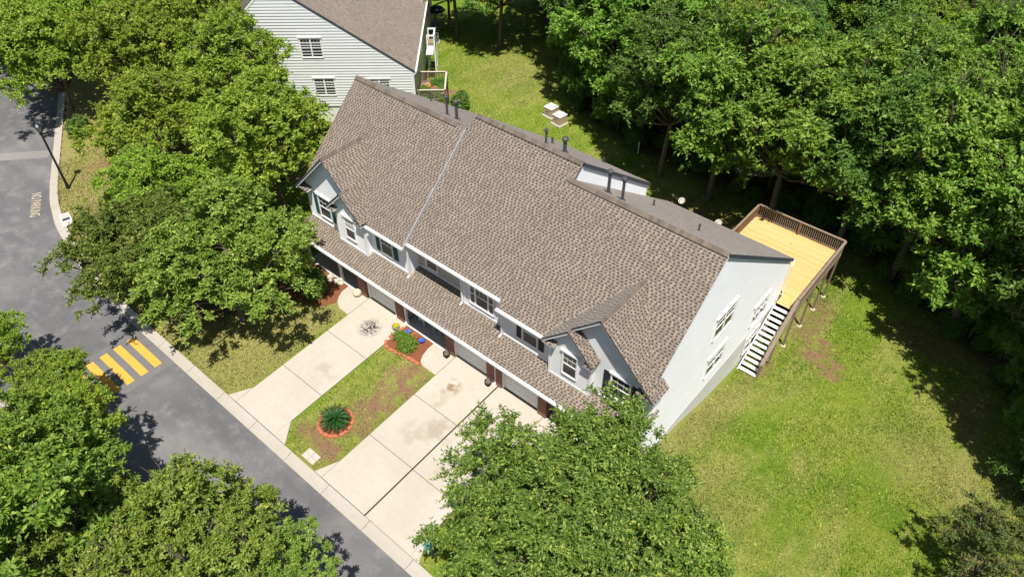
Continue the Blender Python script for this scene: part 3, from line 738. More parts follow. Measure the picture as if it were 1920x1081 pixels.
# exposed edge of the left roof over the middle one, and rake trims
d = np.array((-16.28, 0, 0.))
fascia(H, (-16.265, .47, 5.09+.92*.47+.085), (-16.265, 5.95, 5.09+.92*5.95+.085), (1, 0, 0), .26, .05, M['metal_trim'], drop=.0)
fascia(H, (-.06, 1.4, FP[0]+.92*1.4), (-.06, 6.0, FP[0]+.92*6.0), (1, 0, 0), .14, .04); fascia(H, (-.03, 6.05, 10.5), (-.03, 17.2, BC[0]+BC[2]*17.2), (1, 0, 0), .20, .05, M['slate'], .03)
fascia(H, (-8.87, 6.85, BB[0]+BB[2]*6.85), (-8.87, 14.28, BB[0]+BB[2]*14.28), (1, 0, 0), .2, .05, M['slate'], .03)
fascia(H, (-25.47, 1.0, FPA[0]+.92), (-25.47, 6.0, FPA[0]+.92*6), (-1, 0, 0), .14, .04)
# ridge caps
ridge_caps(RC[1], (-25.45, 6.0, 10.61), (-16.95, 6.0, 10.61), .78,.19, vent=True); ridge_caps(RC[2], (-16.1, 6.78, 11.18), (-8.95, 6.78, 11.18), .8,.19, vent=True); ridge_caps(RC[4], (-9.1, 6.04, 10.5), (-.1, 6.04, 10.5), .78,.19, vent=True)
# end walls
GP = [(.87, -.55), (17.0, -.55), (17.0, BC[0]+BC[2]*17.0-.08), (6.04, 10.38), (.87, 5.64)]
siding('gable_siding', H, M['side_white'], (X0, 0, 0), (0, 1, 0), (1, 0, 0), GP, .14)
siding('gable_siding', H, M['side_white'], (XL, 0, 0), (0, 1, 0), (-1, 0, 0), [(y, z) for y, z in GP], .14)
siding('side_siding', H, M['side_white'], (-9.0, 0, 0), (0, 1, 0), (1, 0, 0), [(6.10, 4), (14.05, 4), (14.05, BB[0]+BB[2]*14.05-.08), (6.78, 11.08), (6.1, 10.42)], .13, .045)
m = MB(); m.box(-9.0, -8.955, 13.95, 14.08, 4, 5.9); m.build('corner_board', M['white'], H)
f = MB(); f.box(XL+.03, X0-.03, .9, 16.97, -5.2, -.55); f.box(X0-.029, X0+.03, .9, 17.0, -.62, -.53); f.build('foundation', M['stucco'], H)
m = MB(); m.box(XL+.05, X0-.05, 16.9, 16.98, -.55, 2.6); m.box(-16.3, -9.0, 13.9, 14.0, 2.0, 5.7); m.build('rear_wall', M['side_white'], H)
corner_board(H, X0, 17.0, -.55, 2.6, 1, 1); corner_board(H, X0, .87, -.3, 2.6, 1, -1)
downspout(H, [(.02, 17.3, 2.6), (.02, 17.1, 2.3), (.02, 17.1, -.3)])
G0 = dict(O=(X0, 0, 0), u=(0, 1, 0), n=(1, 0, 0))
window(H, **G0, x0=7.0, x1=8.95, z0=3.85, z1=5.42, style='double', blind=False); window(H, **G0, x0=7.25, x1=9.1, z0=.58, z1=2.08, style='double'); window(H, **G0, x0=12.75, x1=14.55, z0=.30, z1=1.85, style='double'); 
window(H, **G0, x0=13.0, x1=14.7, z0=-2.35, z1=-1.0, style='double', header=False)
# ground floor: garages, brick piers, porches
def pier(x0, x1, y0=-.2, y1=.2, z1=2.48): m = MB(); m.box(x0, x1, y0, y1, 0, z1); m.build('brick_pier', M['brick'], H)
for a, c in ((-20.35, -19.68), (-16.9, -16.25), (-12.78, -12.17), (-9.58, -9.06), (-8.88, -8.52), (-5.92, -5.35)): pier(a, c)
def garage(x0, x1):
    m = MB(); m.box(x0-.14, x0, -.08, .06, 0, 2.38); m.box(x1, x1+.14, -.08, .06, 0, 2.38); m.box(x0, x1, -.08, .06, 2.2, 2.38)
    t = m.build('garage_door', M['white'], H)
    for k in range(4):
        z0 = .02+k*.545; s = MB(); s.box(x0+.01, x1-.01, .0, .05, z0, z0+.535)
        for q in range(4):
            w = (x1-x0)/4; s.box(x0+q*w+.1, x0+(q+1)*w-.1, -.012, .0, z0+.09, z0+.44)
        s.build('door_section', M['garage'], t)
garage(-19.42, -17.14); garage(-12.05, -9.66); garage(-8.40, -6.02)
m = MB()
for a, c in ((-20.3, -16.3), (-12.7, -5.4)): m.box(a, c, .062, .18, 2.38, 2.62); m.box(a, a+.12, .1, 1.7, 0, 2.6); m.box(c-.12, c, .1, 1.7, 0, 2.6)
m.build('garage_wall', M['side_beige'], H)
for a, c in ((-25.35, -20.35), (-16.25, -12.75), (-5.35, -.2)):
    siding('porch_siding', H, M['side_beige'], (0, 1.7, 0), (1, 0, 0), (0, -1, 0), [(a, 0), (c, 0), (c, 2.75), (a, 2.75)])
    m = MB(); m.box(a+.02, c-.02, -.20, 1.7, -.25, .0); m.build('porch_floor', M['porch_floor'], H)
    m = MB(); m.box(a+.02, c-.02, -.24, -.203, -.25, .02); m.build('porch_edge', M['stucco'], H)
    m = MB(); m.box(a, c, -.16, .0, 2.32, 2.52); m.build('porch_beam', M['white'], H)
    dd = MB(); xd = c-1.25 if a < -20 or a > -6 else a+1.9
    dd.box(xd, xd+.92, 1.64, 1.69, .02, 2.08); dr = dd.build('front_door', M['dark_shutter'], H)
    k = MB(); k.lathe([(.0, 0), (.03, .0), (.03, .05), (.0, .05)], 8, (xd+.82, 1.62, 1.0)); k.build('handle', M['pipe'], dr)
m = MB(); m.box(-25.5, X0, -.6, 1.75, 2.50, 2.53); m.build('porch_ceiling', M['white'], H)
for x in (-25.32, -22.1, -16.12, -.28):
    m = MB(); m.box(x-.075, x+.075, -.17, -.02, 0, 2.34); m.box(x-.1, x+.1, -.195, .005, 0, .14); m.box(x-.1, x+.1, -.195, .005, 2.2, 2.34); m.build('porch_post', M['white'], H)
# vent pipes through the roof
def vent(x, y, z, h, r, cap=True):
    m = MB(); m.lathe([(r*2.2, -.05), (r*2.1, .03), (r*1.05, .07), (r, .08), (r, h)], 10, (x, y, z))
    v = m.build('vent_pipe', M['pipe'], H, smooth=False)
    if cap:
        k = MB(); k.lathe([(r*1.2, -.03), (r*1.75, .02), (r*1.85, .13), (r*1.3, .19), (.01, .21)], 10, (x, y, z+h)); k.build('vent_cap', M['pipe'], v)
zC = lambda y: BC[0]+BC[2]*y; zB = lambda y: BB[0]+BB[2]*y; zA = lambda y: BA[0]+BA[2]*y
for x, y, zf, h, r, cp in ((-7.53, 7.25, zC, 1.25, .085, 1), (-6.53, 7.03, zC, 1.2, .075, 1), (-6.66, 10.79, zC, .42, .05, 0), (-3.03, 9.08, zC, .45, .05, 0), (-12.2, 7.93, zB, .75, .06, 1), (-13.3, 9.97, zB, .45, .06, 0), (-10.73, 7.66, zB, .75, .1, 1), (-11.77, 13.3, zB, .4, .05, 0), (-19.56, 7.75, zA, 1.1, .07, 1), (-18.78, 7.76, zA, 1.1, .09, 1), (-24.1, 10.7, zA, .45, .05, 0)):
    vent(x, y, zf(y), h, r, cp)
# choose the 300 tabs that show largest as single shingles; the rest joined per roof
def in_view(p):
    d = p-CAM; f = np.array((math.cos(YAW)*math.cos(PITCH), math.sin(YAW)*math.cos(PITCH), -math.sin(PITCH))); rt = np.array((math.sin(YAW), -math.cos(YAW), 0)); upv = np.cross(rt, f)
    w = d @ f; return (960+FPX*(d @ rt)/w, 540-FPX*(d @ upv)/w, w)
cand = []
for i, (rf, t) in enumerate(TABS):
    px, py, w = in_view(t[0])
    if 1130 < px < 1330 and 520 < py < 700 or (860 < px < 1010 and 560 < py < 690 and rf is prf): cand.append((w/max(t[1], .05)**.3, i))
cand.sort(); pick = set(i for _, i in cand[:300]); widths = (.10, .12, .14, .165)
SM = {}
for wdt in widths:
    m = MB(); h = .145; k = .012
    m.faces([(0,0,0),(wdt,0,0),(wdt,h,0),(0,h,0),(0,0,k),(wdt,0,k),(wdt,h,.0045),(0,h,.0045)], [(4,5,6,7),(0,1,5,4),(1,2,6,5),(3,0,4,7),(0,3,2,1),(2,3,7,6)]); SM[wdt] = m.mesh('shingle', M['shingle'])
rest = {}
for i, (rf, t) in enumerate(TABS):
    if i in pick:
        wdt = min(widths, key=lambda q: abs(q-t[1])); o = link('shingle', SM[wdt], rf)
        u, s, n = t[3], t[4], t[5]
        o.matrix_basis = Matrix(((u[0], s[0], n[0], t[0][0]), (u[1], s[1], n[1], t[0][1]), (u[2], s[2], n[2], t[0][2]), (0, 0, 0, 1))) @ Matrix.Diagonal((t[1]/wdt, t[2]/.145, 1, 1))
    else: rest.setdefault(rf.name, (rf, []))[1].append(t)
for rf, tv in rest.values(): tab_mesh(rf, tv)
adopt(H)

FW = np.array((math.cos(YAW)*math.cos(PITCH), math.sin(YAW)*math.cos(PITCH), -math.sin(PITCH))); RT = np.array((math.sin(YAW), -math.cos(YAW), 0.)); UP = np.cross(RT, FW)
def px2w(px, py, z):
    d = FW*FPX + RT*(px-960) + UP*(540.5-py); return CAM + d*((z-CAM[2])/d[2])

# ------------------------------------------------------------------ timber deck and stair
DZ = -.1
D = empty('timber_deck', (-1.8, 20.2, gz_at(-1.8, 20.2)))
tag(D, 'large raised timber deck of fresh yellow boards with brown railing and white stair', 'deck')
yy = 17.06; bm = MB(); bm.box(-3.12, 3.12, -.066, .066, -.032, 0); bme = bm.mesh('deck_board', M['deck_board'])
bs = MB(); bs.box(-.6, .6, -.066, .066, -.032, 0); bsm = bs.mesh('deck_board', M['deck_board'])
k = 0
while yy < 23.35:
    link('deck_board', bme, D, loc=(-1.83, yy, DZ-.002*(k % 3))); yy += .139; k += 1
yy = 16.92
while yy > 16.2: link('deck_board', bsm, D, loc=(.66, yy, DZ)); yy -= .139
m = MB(); m.box(-4.97, 1.30, 23.30, 23.34, DZ-.30, DZ-.035); m.box(-4.97, 1.30, 17.02, 17.06, DZ-.30, DZ-.035); m.box(-4.97, -4.93, 17.06, 23.30, DZ-.30, DZ-.035); m.box(1.26, 1.30, 16.1, 23.30, DZ-.30, DZ-.035)
for x in np.arange(-4.5, 1.2, .6): m.box(x, x+.04, 17.06, 23.30, DZ-.28, DZ-.036)
m.build('deck_frame', M['old_wood'], D)
bal = MB(); bal.box(-.024, .024, -.024, .024, 0, .86); balm = bal.mesh('baluster', M['old_wood'])
bal = MB(); bal.box(-.024, .024, -.024, .024, 0, .86); balc = bal.mesh('baluster', M['cedar'])
def rail(x0, y0, x1, y1, z0, z1, mesh=balm, cap=True, capw=.15, step=.14, name='rail'):
    L = math.hypot(x1-x0, y1-y0); n = int(L/step); a = np.array((x0, y0, z0)); c = np.array((x1, y1, z1)); up = np.array((0, 0, 1.))
    for h_, nm in ((.10, 'bottom_rail'), (.96, 'top_rail')):
        m = MB(); m.bar(a+up*h_, c+up*h_, .04, .09); m.build(nm, M['old_wood'], D)
    if cap: m = MB(); m.bar(a+up*1.03, c+up*1.03, capw, .04); m.build('rail_cap', M['old_wood'], D)
    for i in range(n):
        t = (i+.5)/n; p = a*(1-t)+c*t; link('baluster', mesh, D, loc=(p[0], p[1], p[2]+.1))
rail(-4.95, 23.35, 1.28, 23.35, DZ, DZ); rail(-4.95, 17.4, -4.95, 23.3, DZ, DZ, balc); rail(1.28, 23.3, 1.28, 16.15, DZ, DZ, capw=.17)
for x, y, mt in ((-4.9, 23.3, 'cedar'), (-1.85, 23.3, 'cedar'), (1.22, 23.3, 'old_wood'), (-4.9, 20.4, 'cedar'), (-4.9, 17.4, 'cedar'), (1.22, 21.5, 'old_wood'), (1.22, 19.3, 'old_wood'), (1.22, 16.75, 'old_wood'), (1.22, 16.15, 'old_wood')):
    g = gz_at(x, y) if (x > 1 or abs(y-23.3) < .1) and y != 16.15 else DZ-.3
    m = MB(); m.box(x-.055, x+.055, y-.055, y+.055, g-.2, DZ+.98); m.build('deck_post', M[mt], D)
    if g < -1: m = MB(); m.lathe([(.17, -.1), (.17, .07), (.14, .09)], 12, (x, y, g)); m.build('footing', M['stone'], D)
# stair
N = 13; y0, z0, y1 = 16.15, DZ, 12.65; z1 = gz_at(.6, 12.6)+.05; rise = (z0-z1)/(N+.3)
tm = MB(); tm.box(-.58, .58, -.118, .118, -.04, 0); tmm = tm.mesh('tread', M['stair_white'])
for i in range(N):
    t = (i+.6)/N; link('tread', tmm, D, loc=(.62, y0+(y1-y0)*t, z0-rise*(i+1)))
for x in (.02, 1.22): m = MB(); m.bar((x, y0+.1, z0-.2), (x, y1-.05, z1-.05), .05, .26); m.build('stringer', M['stair_white' if x < 1 else 'old_wood'], D)
rail(1.28, 16.1, 1.28, 12.75, DZ, z1+.08, capw=.22)
for y, z in ((12.75, z1), (14.4, None)):
    zb = gz_at(1.25, y); zt = (z1+1.08) if z is not None else (DZ+z1+.08)/2+1.0
    m = MB(); m.box(1.2, 1.30, y-.05, y+.05, zb-.15, zt); m.build('stair_post', M['old_wood'], D)
adopt(D)

# ------------------------------------------------------------------ neighbouring house
NZ = -1.2; NA = R(-48.6); e_y = np.array((-math.sin(NA), math.cos(NA), 0)); W0 = px2w(778, 133, 2.72+NZ)
NO = W0 - e_y*17.25; NH = empty('neighbour_house', (NO[0], NO[1], NZ), NA)
tag(NH, 'pale sided house with a wide lapped gable wall and brown roof beyond the trees', 'house')
roof_part(NH, 'roof', [(.05, 6.04), (.05, 17.25), (-24, 17.25), (-24, 6.04)][::-1], BC, collect=False, thick=.12, gap=(.012, .03))
roof_part(NH, 'roof', rect(-24, .05, .4, 6.04), FP, collect=False, tabs=False)
ridge_caps(NH, (-23, 6.04, 10.5), (0, 6.04, 10.5), .78, .17)
siding('gable_siding', NH, M['side_neigh'], (0, 0, 0), (0, 1, 0), (1, 0, 0), [(.87, -.6), (17.0, -.6), (17.0, BC[0]+BC[2]*17.0-.1), (6.04, 10.38), (.87, 5.64)], .26, .05)
m = MB(); m.box(-24, -.05, .9, 16.97, -4.5, -.6); m.build('foundation', M['stucco'], NH)
m = MB(); m.box(-24, -.03, 16.9, 16.98, -.6, 2.6); m.box(-24, -.03, .88, .95, -.6, 5.5); m.build('rear_wall', M['side_neigh'], NH)
fascia(NH, (.06, 6.05, 10.5), (.06, 17.2, BC[0]+BC[2]*17.2), (1, 0, 0), .22, .05, M['slate'], .02); fascia(NH, (.03, 6.05, 10.3), (.03, 17.2, BC[0]+BC[2]*17.2-.2), (1, 0, 0), .16, .04); fascia(NH, (.06, .5, FP[0]+.46), (.06, 6.0, FP[0]+.92*6), (1, 0, 0), .2, .05)
gutter(NH, (-24, 17.25, 2.72), (0.06, 17.25, 2.72), out=(0, 1, 0)); downspout(NH, [(0, 17.35, 2.6), (0, 17.08, 2.3), (0, 17.08, -.5)]); corner_board(NH, 0, 17.0, -.6, 2.6, 1, 1)
NG = dict(O=(0, 0, 0), u=(0, 1, 0), n=(1, 0, 0))
window(NH, **NG, x0=7.75, x1=9.5, z0=4.1, z1=5.75, style='double', mull=3, rows=2); window(NH, **NG, x0=13.1, x1=14.9, z0=.4, z1=1.95, style='double'); window(NH, **NG, x0=8.3, x1=10.05, z0=.5, z1=2.05, style='double')
# rear roof bay of the neighbour's next unit and its white balcony
m = MB(); m.box(-17.5, -14.0, 14.2, 17.05, 3.0, 4.9); m.build('rear_bay', M['side_beige'], NH)
m = MB(); m.box(-12.1, -10.5, 17.42, 18.2, -.12, 0); m.build('balcony_floor', M['old_wood'], NH)
for a in ((-12.1, 17.45), (-12.1, 18.15), (-10.5, 18.15), (-10.5, 17.45)):
    m = MB(); m.box(a[0]-.06, a[0]+.06, a[1]-.06, a[1]+.06, -3.0, 1.0); m.build('balcony_post', M['white'], NH)
for z in (.95,):
    m = MB(); m.box(-12.16, -10.44, 18.08, 18.22, z+.052, z+.19); m.box(-12.16, -12.04, 17.42, 18.08, z+.052, z+.19); m.box(-10.56, -10.44, 17.42, 18.08, z+.052, z+.19); m.build('balcony_rail', M['white'], NH)
m = MB(); m.box(-10.3, -8.6, 17.42, 18.1, -.12, 0); 
for x in np.arange(-10.3, -8.5, .85): m.box(x-.05, x+.05, 17.42, 18.1, 0.002, .06)
m.build('landing', M['stair_white'], NH)
# neighbour's small planted deck
ND = empty('planted_deck', (NO[0]+e_y[0]*18.4, NO[1]+e_y[1]*18.4, NZ), NA)
tag(ND, 'small grey wooden deck crowded with potted plants beside the pale gable wall', 'deck')
for i in range(18): m = MB(); m.box(-3.3, .1, -1.2+i*.14, -1.2+i*.14+.128, -.14, -.1); m.build('deck_board', M['old_wood'], ND)
for (xa, ya, xb, yb) in ((.1, -1.1, .1, 1.35), (.1, 1.35, -3.3, 1.35), (-3.3, 1.35, -3.3, -1.1)):
    for h_ in (.0, .85): m = MB(); m.bar((xa, ya, h_), (xb, yb, h_), .05, .09); m.build('rail', M['old_wood'], ND)
    m = MB(); m.bar((xa, ya, .93), (xb, yb, .93), .16, .04); m.build('rail_cap', M['stone'], ND)
    n = int(math.hypot(xa-xb, ya-yb)/.14)
    for i in range(n): t = (i+.5)/n; link('baluster', balm, ND, loc=(xa+(xb-xa)*t, ya+(yb-ya)*t, 0))
for x, y in ((.1, 1.35), (-3.3, 1.35), (-3.3, -1.1), (.1, -1.0)): m = MB(); m.box(x-.06, x+.06, y-.06, y+.06, -3.2, .95); m.build('deck_post', M['old_wood'], ND)

# ------------------------------------------------------------------ foliage generators
def leaves(name, P, Nn, L, W, mat, r, D=None):
    """pointed folded leaves; D = direction each leaf grows from P (random across the normal if none)"""
    n = len(P); Nn = Nn/np.linalg.norm(Nn, axis=1, keepdims=True)
    t = np.cross(Nn, r.normal(size=(n, 3))) if D is None else D - Nn*np.sum(D*Nn, 1, keepdims=True)
    t /= np.linalg.norm(t, axis=1, keepdims=True) + 1e-9; bb = np.cross(Nn, t)
    s = r.uniform(.65, 1.3, (n, 1)); l = L*s; w = W*s
    V = np.stack([P, P+t*l*.45+bb*w/2+Nn*w*.15, P+t*l, P+t*l*.45-bb*w/2+Nn*w*.15], 1).reshape(-1, 3)
    return np_mesh(name, V, np.arange(4*n).reshape(-1, 4), mat)
def crown_points(r, Rc, Hc, zc, lobes, per, nleaf, flat=.5, low=-.4, ragged=.3, tw=.5):
    """lobes on an uneven dome, clumps on each lobe, each clump a spray of leafy twigs; also returns lobe centres"""
    LC = []
    for i in range(lobes):
        for _ in range(80):
            v = r.normal(size=3); v /= np.linalg.norm(v)
            if v[2] < low: continue
            rad = r.uniform(.50, .84)*(1+ragged*r.normal()*.45)
            c = np.array((v[0]*Rc*rad, v[1]*Rc*rad, zc+v[2]*Hc*rad)); lr = Rc*r.uniform(.19, .33)
            if all(np.linalg.norm(c-o) > .85*min(lr, q) for o, q in LC): break
        LC.append((c, lr))
    LC.append((np.array((0, 0, zc+.1*Hc)), Rc*.42))
    P = []; Nn = []; DD = []
    for c, lr in LC:
        k = int(per*(lr/(.26*Rc))**2)
        v = r.normal(size=(k, 3)); v /= np.linalg.norm(v, axis=1, keepdims=True); v[:, 2] = np.where(v[:, 2] < -.25, -v[:, 2]*.7, v[:, 2])
        cc = c + v*np.array((lr, lr, lr*.8))*r.uniform(.55, 1.0, (k, 1))
        nt = 7; tl = tw*r.uniform(.6, 1.25, (k, nt, 1))
        td = v[:, None]*.7 + np.array((0, 0, .35)) + r.normal(size=(k, nt, 3))*.55; td /= np.linalg.norm(td, axis=2, keepdims=True)
        t = np.linspace(.05, 1, nleaf)[None, None, :, None]
        pp = cc[:, None, None] + td[:, :, None]*tl[:, :, None]*t + np.array((0, 0, -.16))*tl[:, :, None]*t*t
        q = r.normal(size=pp.shape); q -= td[:, :, None]*np.sum(q*td[:, :, None], 3, keepdims=True); q /= np.linalg.norm(q, axis=3, keepdims=True)
        d = q*.85 + td[:, :, None]*.75; nn = np.array((0, 0, .75)) + v[:, None, None]*.35 + r.normal(size=pp.shape)*.5
        P.append(pp.reshape(-1, 3)); DD.append(d.reshape(-1, 3)); Nn.append(nn.reshape(-1, 3))
    return np.concatenate(P), np.concatenate(Nn), LC, np.concatenate(DD)
def limb_mesh(r, LC, zc, h0, r0, mat):
    m = MB(); lean = r.normal(size=2)*.15
    fork = np.array((lean[0], lean[1], h0))
    m.tube([(0, 0, -.4), (lean[0]*.2, lean[1]*.2, h0*.35), fork*np.array((.7, .7, .75)), fork], [r0*1.35, r0*1.05, r0*.95, r0*.8], 8, cap=False)
    for c, lr in LC:
        mid = fork*.45 + c*.55 + np.array((r.normal()*.3, r.normal()*.3, -.12*np.linalg.norm(c-fork))); q = r0*r.uniform(.3, .5)
        m.tube([fork-np.array((0, 0, .15)), mid, c], [q*1.2, q*.75, q*.3], 6, cap=False)
        for _ in range(4):
            v = r.normal(size=3); v[2] = abs(v[2])*.8; v /= np.linalg.norm(v); e = c+v*lr*.85
            m.tube([mid*.3+c*.7, (c+e)/2+r.normal(size=3)*.08, e], [q*.35, q*.22, q*.08], 4, cap=False)
    return m.mesh('trunk', mat, True)
TEMPL = {}
def template(key, seed, Rc, Hc, zc, lobes, per, nleaf, L, W, mat, h0=2.2, r0=.17, **k):
    r = np.random.default_rng(seed); P, Nn, LC, DD = crown_points(r, Rc, Hc, zc, lobes, per, nleaf, **k)
    TEMPL[key] = (leaves('crown', P, Nn, L, W, mat, r, DD), limb_mesh(r, LC, zc, h0, r0, M['bark']), zc, Rc)
template('oak0', 12, 5.0, 3.6, 5.0, 42, 30, 12, .155, .066, M['leaf_oak'], tw=.52)
template('oak1', 11, 5.0, 3.6, 5.0, 32, 20, 12, .20, .09, M['leaf_oak'], tw=.55)
template('oak2', 23, 5.0, 3.4, 4.8, 30, 20, 12, .20, .09, M['leaf_olive'], tw=.55)
template('lime1', 31, 5.0, 4.0, 5.2, 32, 17, 12, .22, .10, M['leaf_yellow'], tw=.55)
template('lime2', 37, 5.0, 4.2, 5.0, 30, 17, 12, .22, .10, M['leaf_yellow'], tw=.55)
template('wood1', 41, 5.0, 5.4, 7.6, 34, 15, 11, .29, .125, M['leaf_wood'], h0=4.4, r0=.2, tw=.65, low=-.75)
template('wood2', 43, 5.0, 5.6, 7.4, 32, 15, 11, .29, .13, M['leaf_wood'], h0=4.2, r0=.2, tw=.65, low=-.75)
template('wood3', 47, 5.0, 5.2, 7.0, 30, 15, 11, .28, .115, M['leaf_deep'], h0=4.0, r0=.19, tw=.65, low=-.75)
template('russet', 53, 5.0, 4.0, 5.0, 24, 9, 8, .24, .10, M['leaf_red'])
def tree(key, x, y, zc, Rr, label, group, name='tree', rz=None, zs=1.0):
    """zc: absolute height of the crown's middle"""
    cme, tme_, z0, R0 = TEMPL[key]; g = gz_at(x, y); s = Rr/R0
    if rz is None: rz = random.uniform(0, 6.28)
    sz = (zc-g)/z0
    o = empty(name, (x, y, g), rz); tag(o, label, 'tree', group)
    a = link('trunk', tme_, o); a.scale = (s, s, sz)
    c = link('crown', cme, o); kz = s*zs; c.scale = (s, s, kz); c.location.z = (zc-g) - z0*kz; tag(c, kind='stuff')
    return o
def T(key, px, py, zc, Rr, label, group=None, **k):
    p = px2w(px, py, zc); return tree(key, p[0], p[1], zc, Rr, label, group, **k)
G1 = 'street trees between the kerb and the houses'
LB1 = 'grey-green oak tree with spreading crown in front of the townhouse porch'
T('oak2', 420, 495, 4.2, 5.2, 'spreading grey-green oak shading the dry lawn beside the left driveway', name='oak_tree')
T('oak1', 250, 470, 4.0, 4.4, 'grey-green oak leaning over the kerb by the lamp post', name='oak_tree')
T('lime1', 500, 265, 4.8, 5.6, 'tall yellow-green street tree against the left end of the townhouse', name='street_tree')
T('lime2', 285, 240, 4.5, 4.9, 'round yellow-green street tree beyond the lamp post, above a dry verge', name='street_tree')
T('lime2', 430, 120, 5.0, 5.2, 'yellow-green street tree in front of the neighbouring pale gable wall', name='street_tree', rz=1.0)
T('lime1', 280, 95, 5.0, 5.2, 'yellow-green street tree of the row before the neighbouring house', G1, name='street_tree')
T('lime2', 150, 20, 5.0, 5.4, 'yellow-green street tree of the row before the neighbouring house', G1, name='street_tree')
T('lime1', 90, 110, 4.2, 5.2, 'broad bright green tree overhanging the bend of the road', name='street_tree', rz=2.2)
T('lime1', 370, 10, 5.0, 4.6, 'yellow-green street tree of the row before the neighbouring house', G1, name='street_tree', rz=3)
T('lime2', 240, -20, 5.0, 5.0, 'yellow-green street tree of the row before the neighbouring house', G1, name='street_tree', rz=5)
T('lime2', 10, 30, 4.2, 5.2, 'yellow-green street tree of the row before the neighbouring house', G1, name='street_tree', rz=4)
T('oak0', 1070, 985, 5.0, 5.5, 'large dark green oak in front of the right-hand gable, hiding a driveway', name='oak_tree', rz=.6)
T('oak2', 1215, 1060, 4.0, 3.6, 'smaller oak crowded against the large oak at the lawn edge', name='oak_tree')
T('lime2', 300, 355, 3.6, 3.6, 'lower yellow-green tree filling the gap behind the two kerbside oaks', name='street_tree', rz=1.7)
G2 = 'trees along the far side of the road'
T('oak2', 335, 1050, 4.2, 4.1, 'pale olive oak across the road from the driveways', name='oak_tree', rz=2)
T('oak2', 510, 1085, 3.6, 2.4, 'small pale olive oak at the road edge opposite the pavers', name='oak_tree', rz=3)
T('lime1', 105, 715, 2.6, 2.1, 'small yellow-green tree on the far roadside beside the striped hump', name='roadside_tree', rz=3)
T('lime2', 95, 800, 3.2, 2.9, 'yellow-green tree crowding the far roadside below the striped hump', name='roadside_tree', rz=5)
T('wood1', 50, 895, 4.6, 3.7, 'deep green roadside tree across the road', G2, name='roadside_tree')
T('wood2', 120, 960, 4.2, 3.0, 'deep green roadside tree across the road', G2, name='roadside_tree')
T('wood2', 20, 1040, 5.0, 4.4, 'deep green roadside tree across the road', G2, name='roadside_tree')
T('lime2', -15, 640, 2.4, 2.2, 'small lime tree beyond the striped hump at the far kerb', name='roadside_tree', rz=2)
T('oak2', 160, 1075, 4.5, 3.6, 'olive oak between the deep green roadside trees', name='oak_tree', rz=4.4)
T('russet', 1855, 1055, .6, 3.3, 'dark russet-tipped tree standing alone on the side lawn', name='russet_tree')

# the wood behind the lawn: jittered trees behind its edge, out to what the frame shows
r = random.Random(5); spots = []
def px_of(p):
    d = np.array(p)-CAM; w = d @ FW; return (960+FPX*(d @ RT)/w, 540.5-FPX*(d @ UP)/w)
def clear(x, y, dmin): return all(math.hypot(x-a, y-c) > dmin for a, c in spots)
for xe, off in [(-58, 3), (-52, 2), (-46, 2), (-40.5, 2.5), (-35, 2.2), (-30.2, 4.2), (-25, 4.4), (-20, 2.6), (-15, -.3), (-10.5, -1.2), (-5.6, -1.6), (-.5, -.9), (4, 2.4), (9.6, 1.9)]:
    spots.append((xe + r.uniform(-.6, .6), float(wood_edge(xe)) + off - 1.2 + r.uniform(-.4, .6)))
spots += [(13.4, 23.6), (17.4, 19.2), (21.2, 15.2), (24.0, 9.5)]
front_n = len(spots)
for _ in range(6000):
    x = r.uniform(-75, 40); y = r.uniform(0, 95)
    if y < wood_edge(x)+5.5: continue
    q = px_of((x, y, 3)); 
    if not (-150 < q[0] < 2080 and -170 < q[1] < 1150): continue
    if clear(x, y, 4.5): spots.append((x, y))
GW = 'trees of the wood behind the lawn'
kinds = ['wood1', 'wood2', 'wood3', 'wood1', 'wood2', 'lime1']
for i, (x, y) in enumerate(spots):
    k = kinds[r.randrange(len(kinds))] if i >= front_n else ('wood1', 'wood2', 'wood3')[i % 3]
    g = gz_at(x, y); Rr = r.uniform(5.2, 6.0) if i < front_n else r.uniform(3.8, 5.4); zc = g + (r.uniform(9.2, 10.6) if i < front_n else r.uniform(7.5, 11.0))
    lab = {'wood1': 'tall mid green broadleaf tree of the wood behind the lawn', 'wood2': 'tall fresh green broadleaf tree of the wood behind the lawn', 'wood3': 'dark green tree of the wood behind the lawn', 'lime1': 'yellow-green tree of the wood behind the lawn'}[k]
    tree(k, x, y, zc, Rr, lab, GW, name='woodland_tree', rz=r.uniform(0, 6.28), zs=r.uniform(.9, 1.15))
T('wood3', 935, -55, 4.0, 5.4, 'dark green tree closing the far end of the back lawn', 'trees at the far end of the lawn', name='woodland_tree')
T('wood3', 850, -70, 4.0, 5.2, 'dark green tree closing the far end of the back lawn', 'trees at the far end of the lawn', name='woodland_tree')
small = [(x0, float(wood_edge(x0))+o0) for x0, o0 in [(-33, .9), (-28, .9), (-22.5, 1.2), (-12.5, 1.8), (-7.5, 1.6), (2.0, .8), (6.2, .6), (10.3, 1.5), (13.4, 1.0), (15.6, 1.5), (16.9, 2)]]
for i, (x0, y0_) in enumerate(small):
    k = ('wood2', 'wood3', 'wood1')[i % 3]; g = gz_at(x0, y0_); tree(k, x0, y0_, g+r.uniform(2.4, 3.6), r.uniform(2.0, 2.8), 'low young tree at the edge of the wood behind the lawn', 'young trees along the wood', name='young_tree', rz=r.uniform(0, 6.28))
